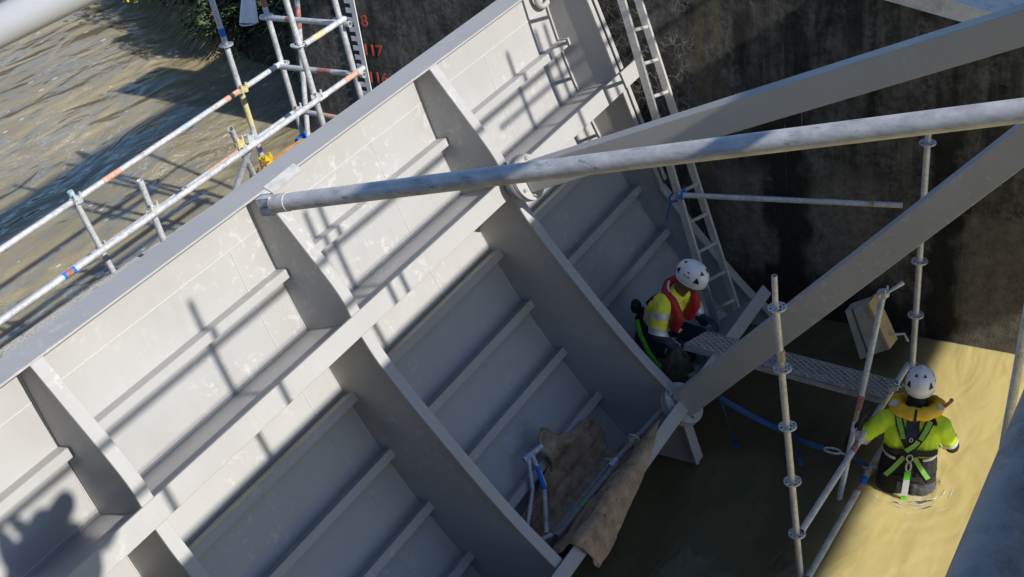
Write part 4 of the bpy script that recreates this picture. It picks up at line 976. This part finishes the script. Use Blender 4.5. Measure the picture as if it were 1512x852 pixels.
for s_ in (-1, 1):
    strap(bv, [tp(s_ * .13, .56, -.2), tp(s_ * .10, .40, -.3), tp(s_ * .05, .25, -.3), tp(s_ * .13, .1, -.3)], .05, 'harness_strap', 'black', W1, .008)
    strap(bv, [tp(s_ * .12, .50, -.3), tp(s_ * .10, .40, -.3), tp(s_ * .06, .28, -.3)], .04, 'harness_strap', 'webbing_green', W1, .014)
strap(bv, [tp(.24, .16, 0), tp(.2, .16, -.3), tp(0, .16, -.4), tp(-.2, .16, -.3)], .07, 'harness_belt', 'black', W1, .012)
m_ = MB(); c = tp(.13, .26, -.16)
for k in range(5): m_.blob(c + V((random.uniform(-.05, .05), random.uniform(-.05, .05), random.uniform(-.1, .1))), (.05, .05, .07), 8, 6)
m_.build('tool_pouch', M['black'], W1)
pth = [V((8.66, 4.72, .82)), V((8.58, 4.66, .74)), V((8.55, 4.58, .60)), V((8.54, 4.50, .50)), V((8.53, 4.40, .44)), V((8.56, 4.28, .43))]; pp = []
for a, b_ in zip(pth, pth[1:]): pp += [a.lerp(b_, i / 12) for i in range(12)]
MB().tube(pp, [.017 + .007 * (i % 2) for i in range(len(pp))], 8).build('lanyard', M['webbing_lime'], W1)
pth = [V((8.545, 4.48, .48)), V((8.52, 4.42, .38)), V((8.50, 4.38, .36))]; pp = []
for a, b_ in zip(pth, pth[1:]): pp += [a.lerp(b_, i / 8) for i in range(8)]
MB().tube(pp, [.020 + .005 * (i % 2) for i in range(len(pp))], 8).build('lanyard', M['webbing_lime'], W1)
m_ = MB(); c = V((8.56, 4.33, .58)); vs = []; na, ne = 20, 16
for j in range(ne):
    f_ = j / (ne - 1); z = .14 - .36 * f_; r = .02 + .10 * math.sin(min(1, f_ * 1.25) * math.pi * .62)
    for i in range(na):
        a = 2 * math.pi * i / na; k = 1 + .28 * noise.noise(V((math.cos(a) * 1.8, math.sin(a) * 1.8, f_ * 3))) + .12 * math.sin(a * 5 + f_ * 2)
        vs.append(c + V((r * k * math.cos(a), r * k * math.sin(a), z)))
m_.add(vs, [(j * na + i, j * na + (i + 1) % na, (j + 1) * na + (i + 1) % na, (j + 1) * na + i) for j in range(ne - 1) for i in range(na)] + [tuple(range(na))] + [tuple(range((ne - 1) * na, ne * na))], True)
o = m_.build('sack', M['bag']); tag(o, 'crumpled brown sack held by the crouching worker', 'sack')
o = MB().box((8.62, 4.20, .44), (.16, .26, .03), (V((1, .3, 0)).normalized(), V((-.3, 1, .1)).normalized(), V((0, -.1, 1)).normalized())).build('wood_offcut', M['board']); tag(o, 'short pale board below the plank end inside the gate', 'board')

# ------------------------------------------------------------------ camera, light, sky
cam = bpy.data.cameras.new('camera'); co = bpy.data.objects.new('camera', cam); COL.objects.link(co); S.camera = co
pitch, roll, yaw = rad(31.38), rad(8.64), rad(34.45)
d = V((math.sin(roll) * math.cos(pitch), math.cos(roll) * math.cos(pitch), math.sin(pitch)))      # 'down' seen by the camera
h = (V((0, 0, 1)) - d * d.z).normalized(); r = d.cross(h)
ax_ = h * math.cos(yaw) + r * math.sin(yaw); ay_ = -(-h * math.sin(yaw) + r * math.cos(yaw)); az_ = -d
W = Matrix((ax_, ay_, az_))                                                                        # world = W @ (right, down, forward)
cr, cd, cf = W @ V((1, 0, 0)), W @ V((0, 1, 0)), W @ V((0, 0, 1))
mw = Matrix((cr, -cd, -cf)).transposed().to_4x4(); mw.translation = V((0, 0, 7.3)); co.matrix_world = mw
cam.sensor_width = 36; cam.lens = 36 * 2050 / 1512; cam.clip_start = .05; cam.clip_end = 2000

EL, TA = 35.0, .10
sd = V((-TA, -1, 0)).normalized() * math.cos(rad(EL)) + V((0, 0, math.sin(rad(EL))))
su = bpy.data.lights.new('sun', 'SUN'); su.energy = 5.0; su.angle = rad(.53); su.color = (1, .95, .87)
so = bpy.data.objects.new('sun', su); COL.objects.link(so); so.rotation_euler = (-sd).to_track_quat('-Z', 'Y').to_euler(); so.location = (0, -20, 30)
wd = bpy.data.worlds.new('World'); S.world = wd; wd.use_nodes = True; nt = wd.node_tree; bg = nt.nodes['Background']
sk = nt.nodes.new('ShaderNodeTexSky'); sk.sky_type = 'NISHITA'; sk.sun_disc = False; sk.dust_density = .25; sk.ozone_density = 6; sk.sun_elevation = rad(EL); sk.sun_rotation = math.atan2(sd.x, sd.y)
nt.links.new(sk.outputs[0], bg.inputs[0]); bg.inputs[1].default_value = .12
S.view_settings.view_transform = 'Standard'; S.view_settings.look = 'None'; S.view_settings.exposure = .18; S.view_settings.gamma = 1
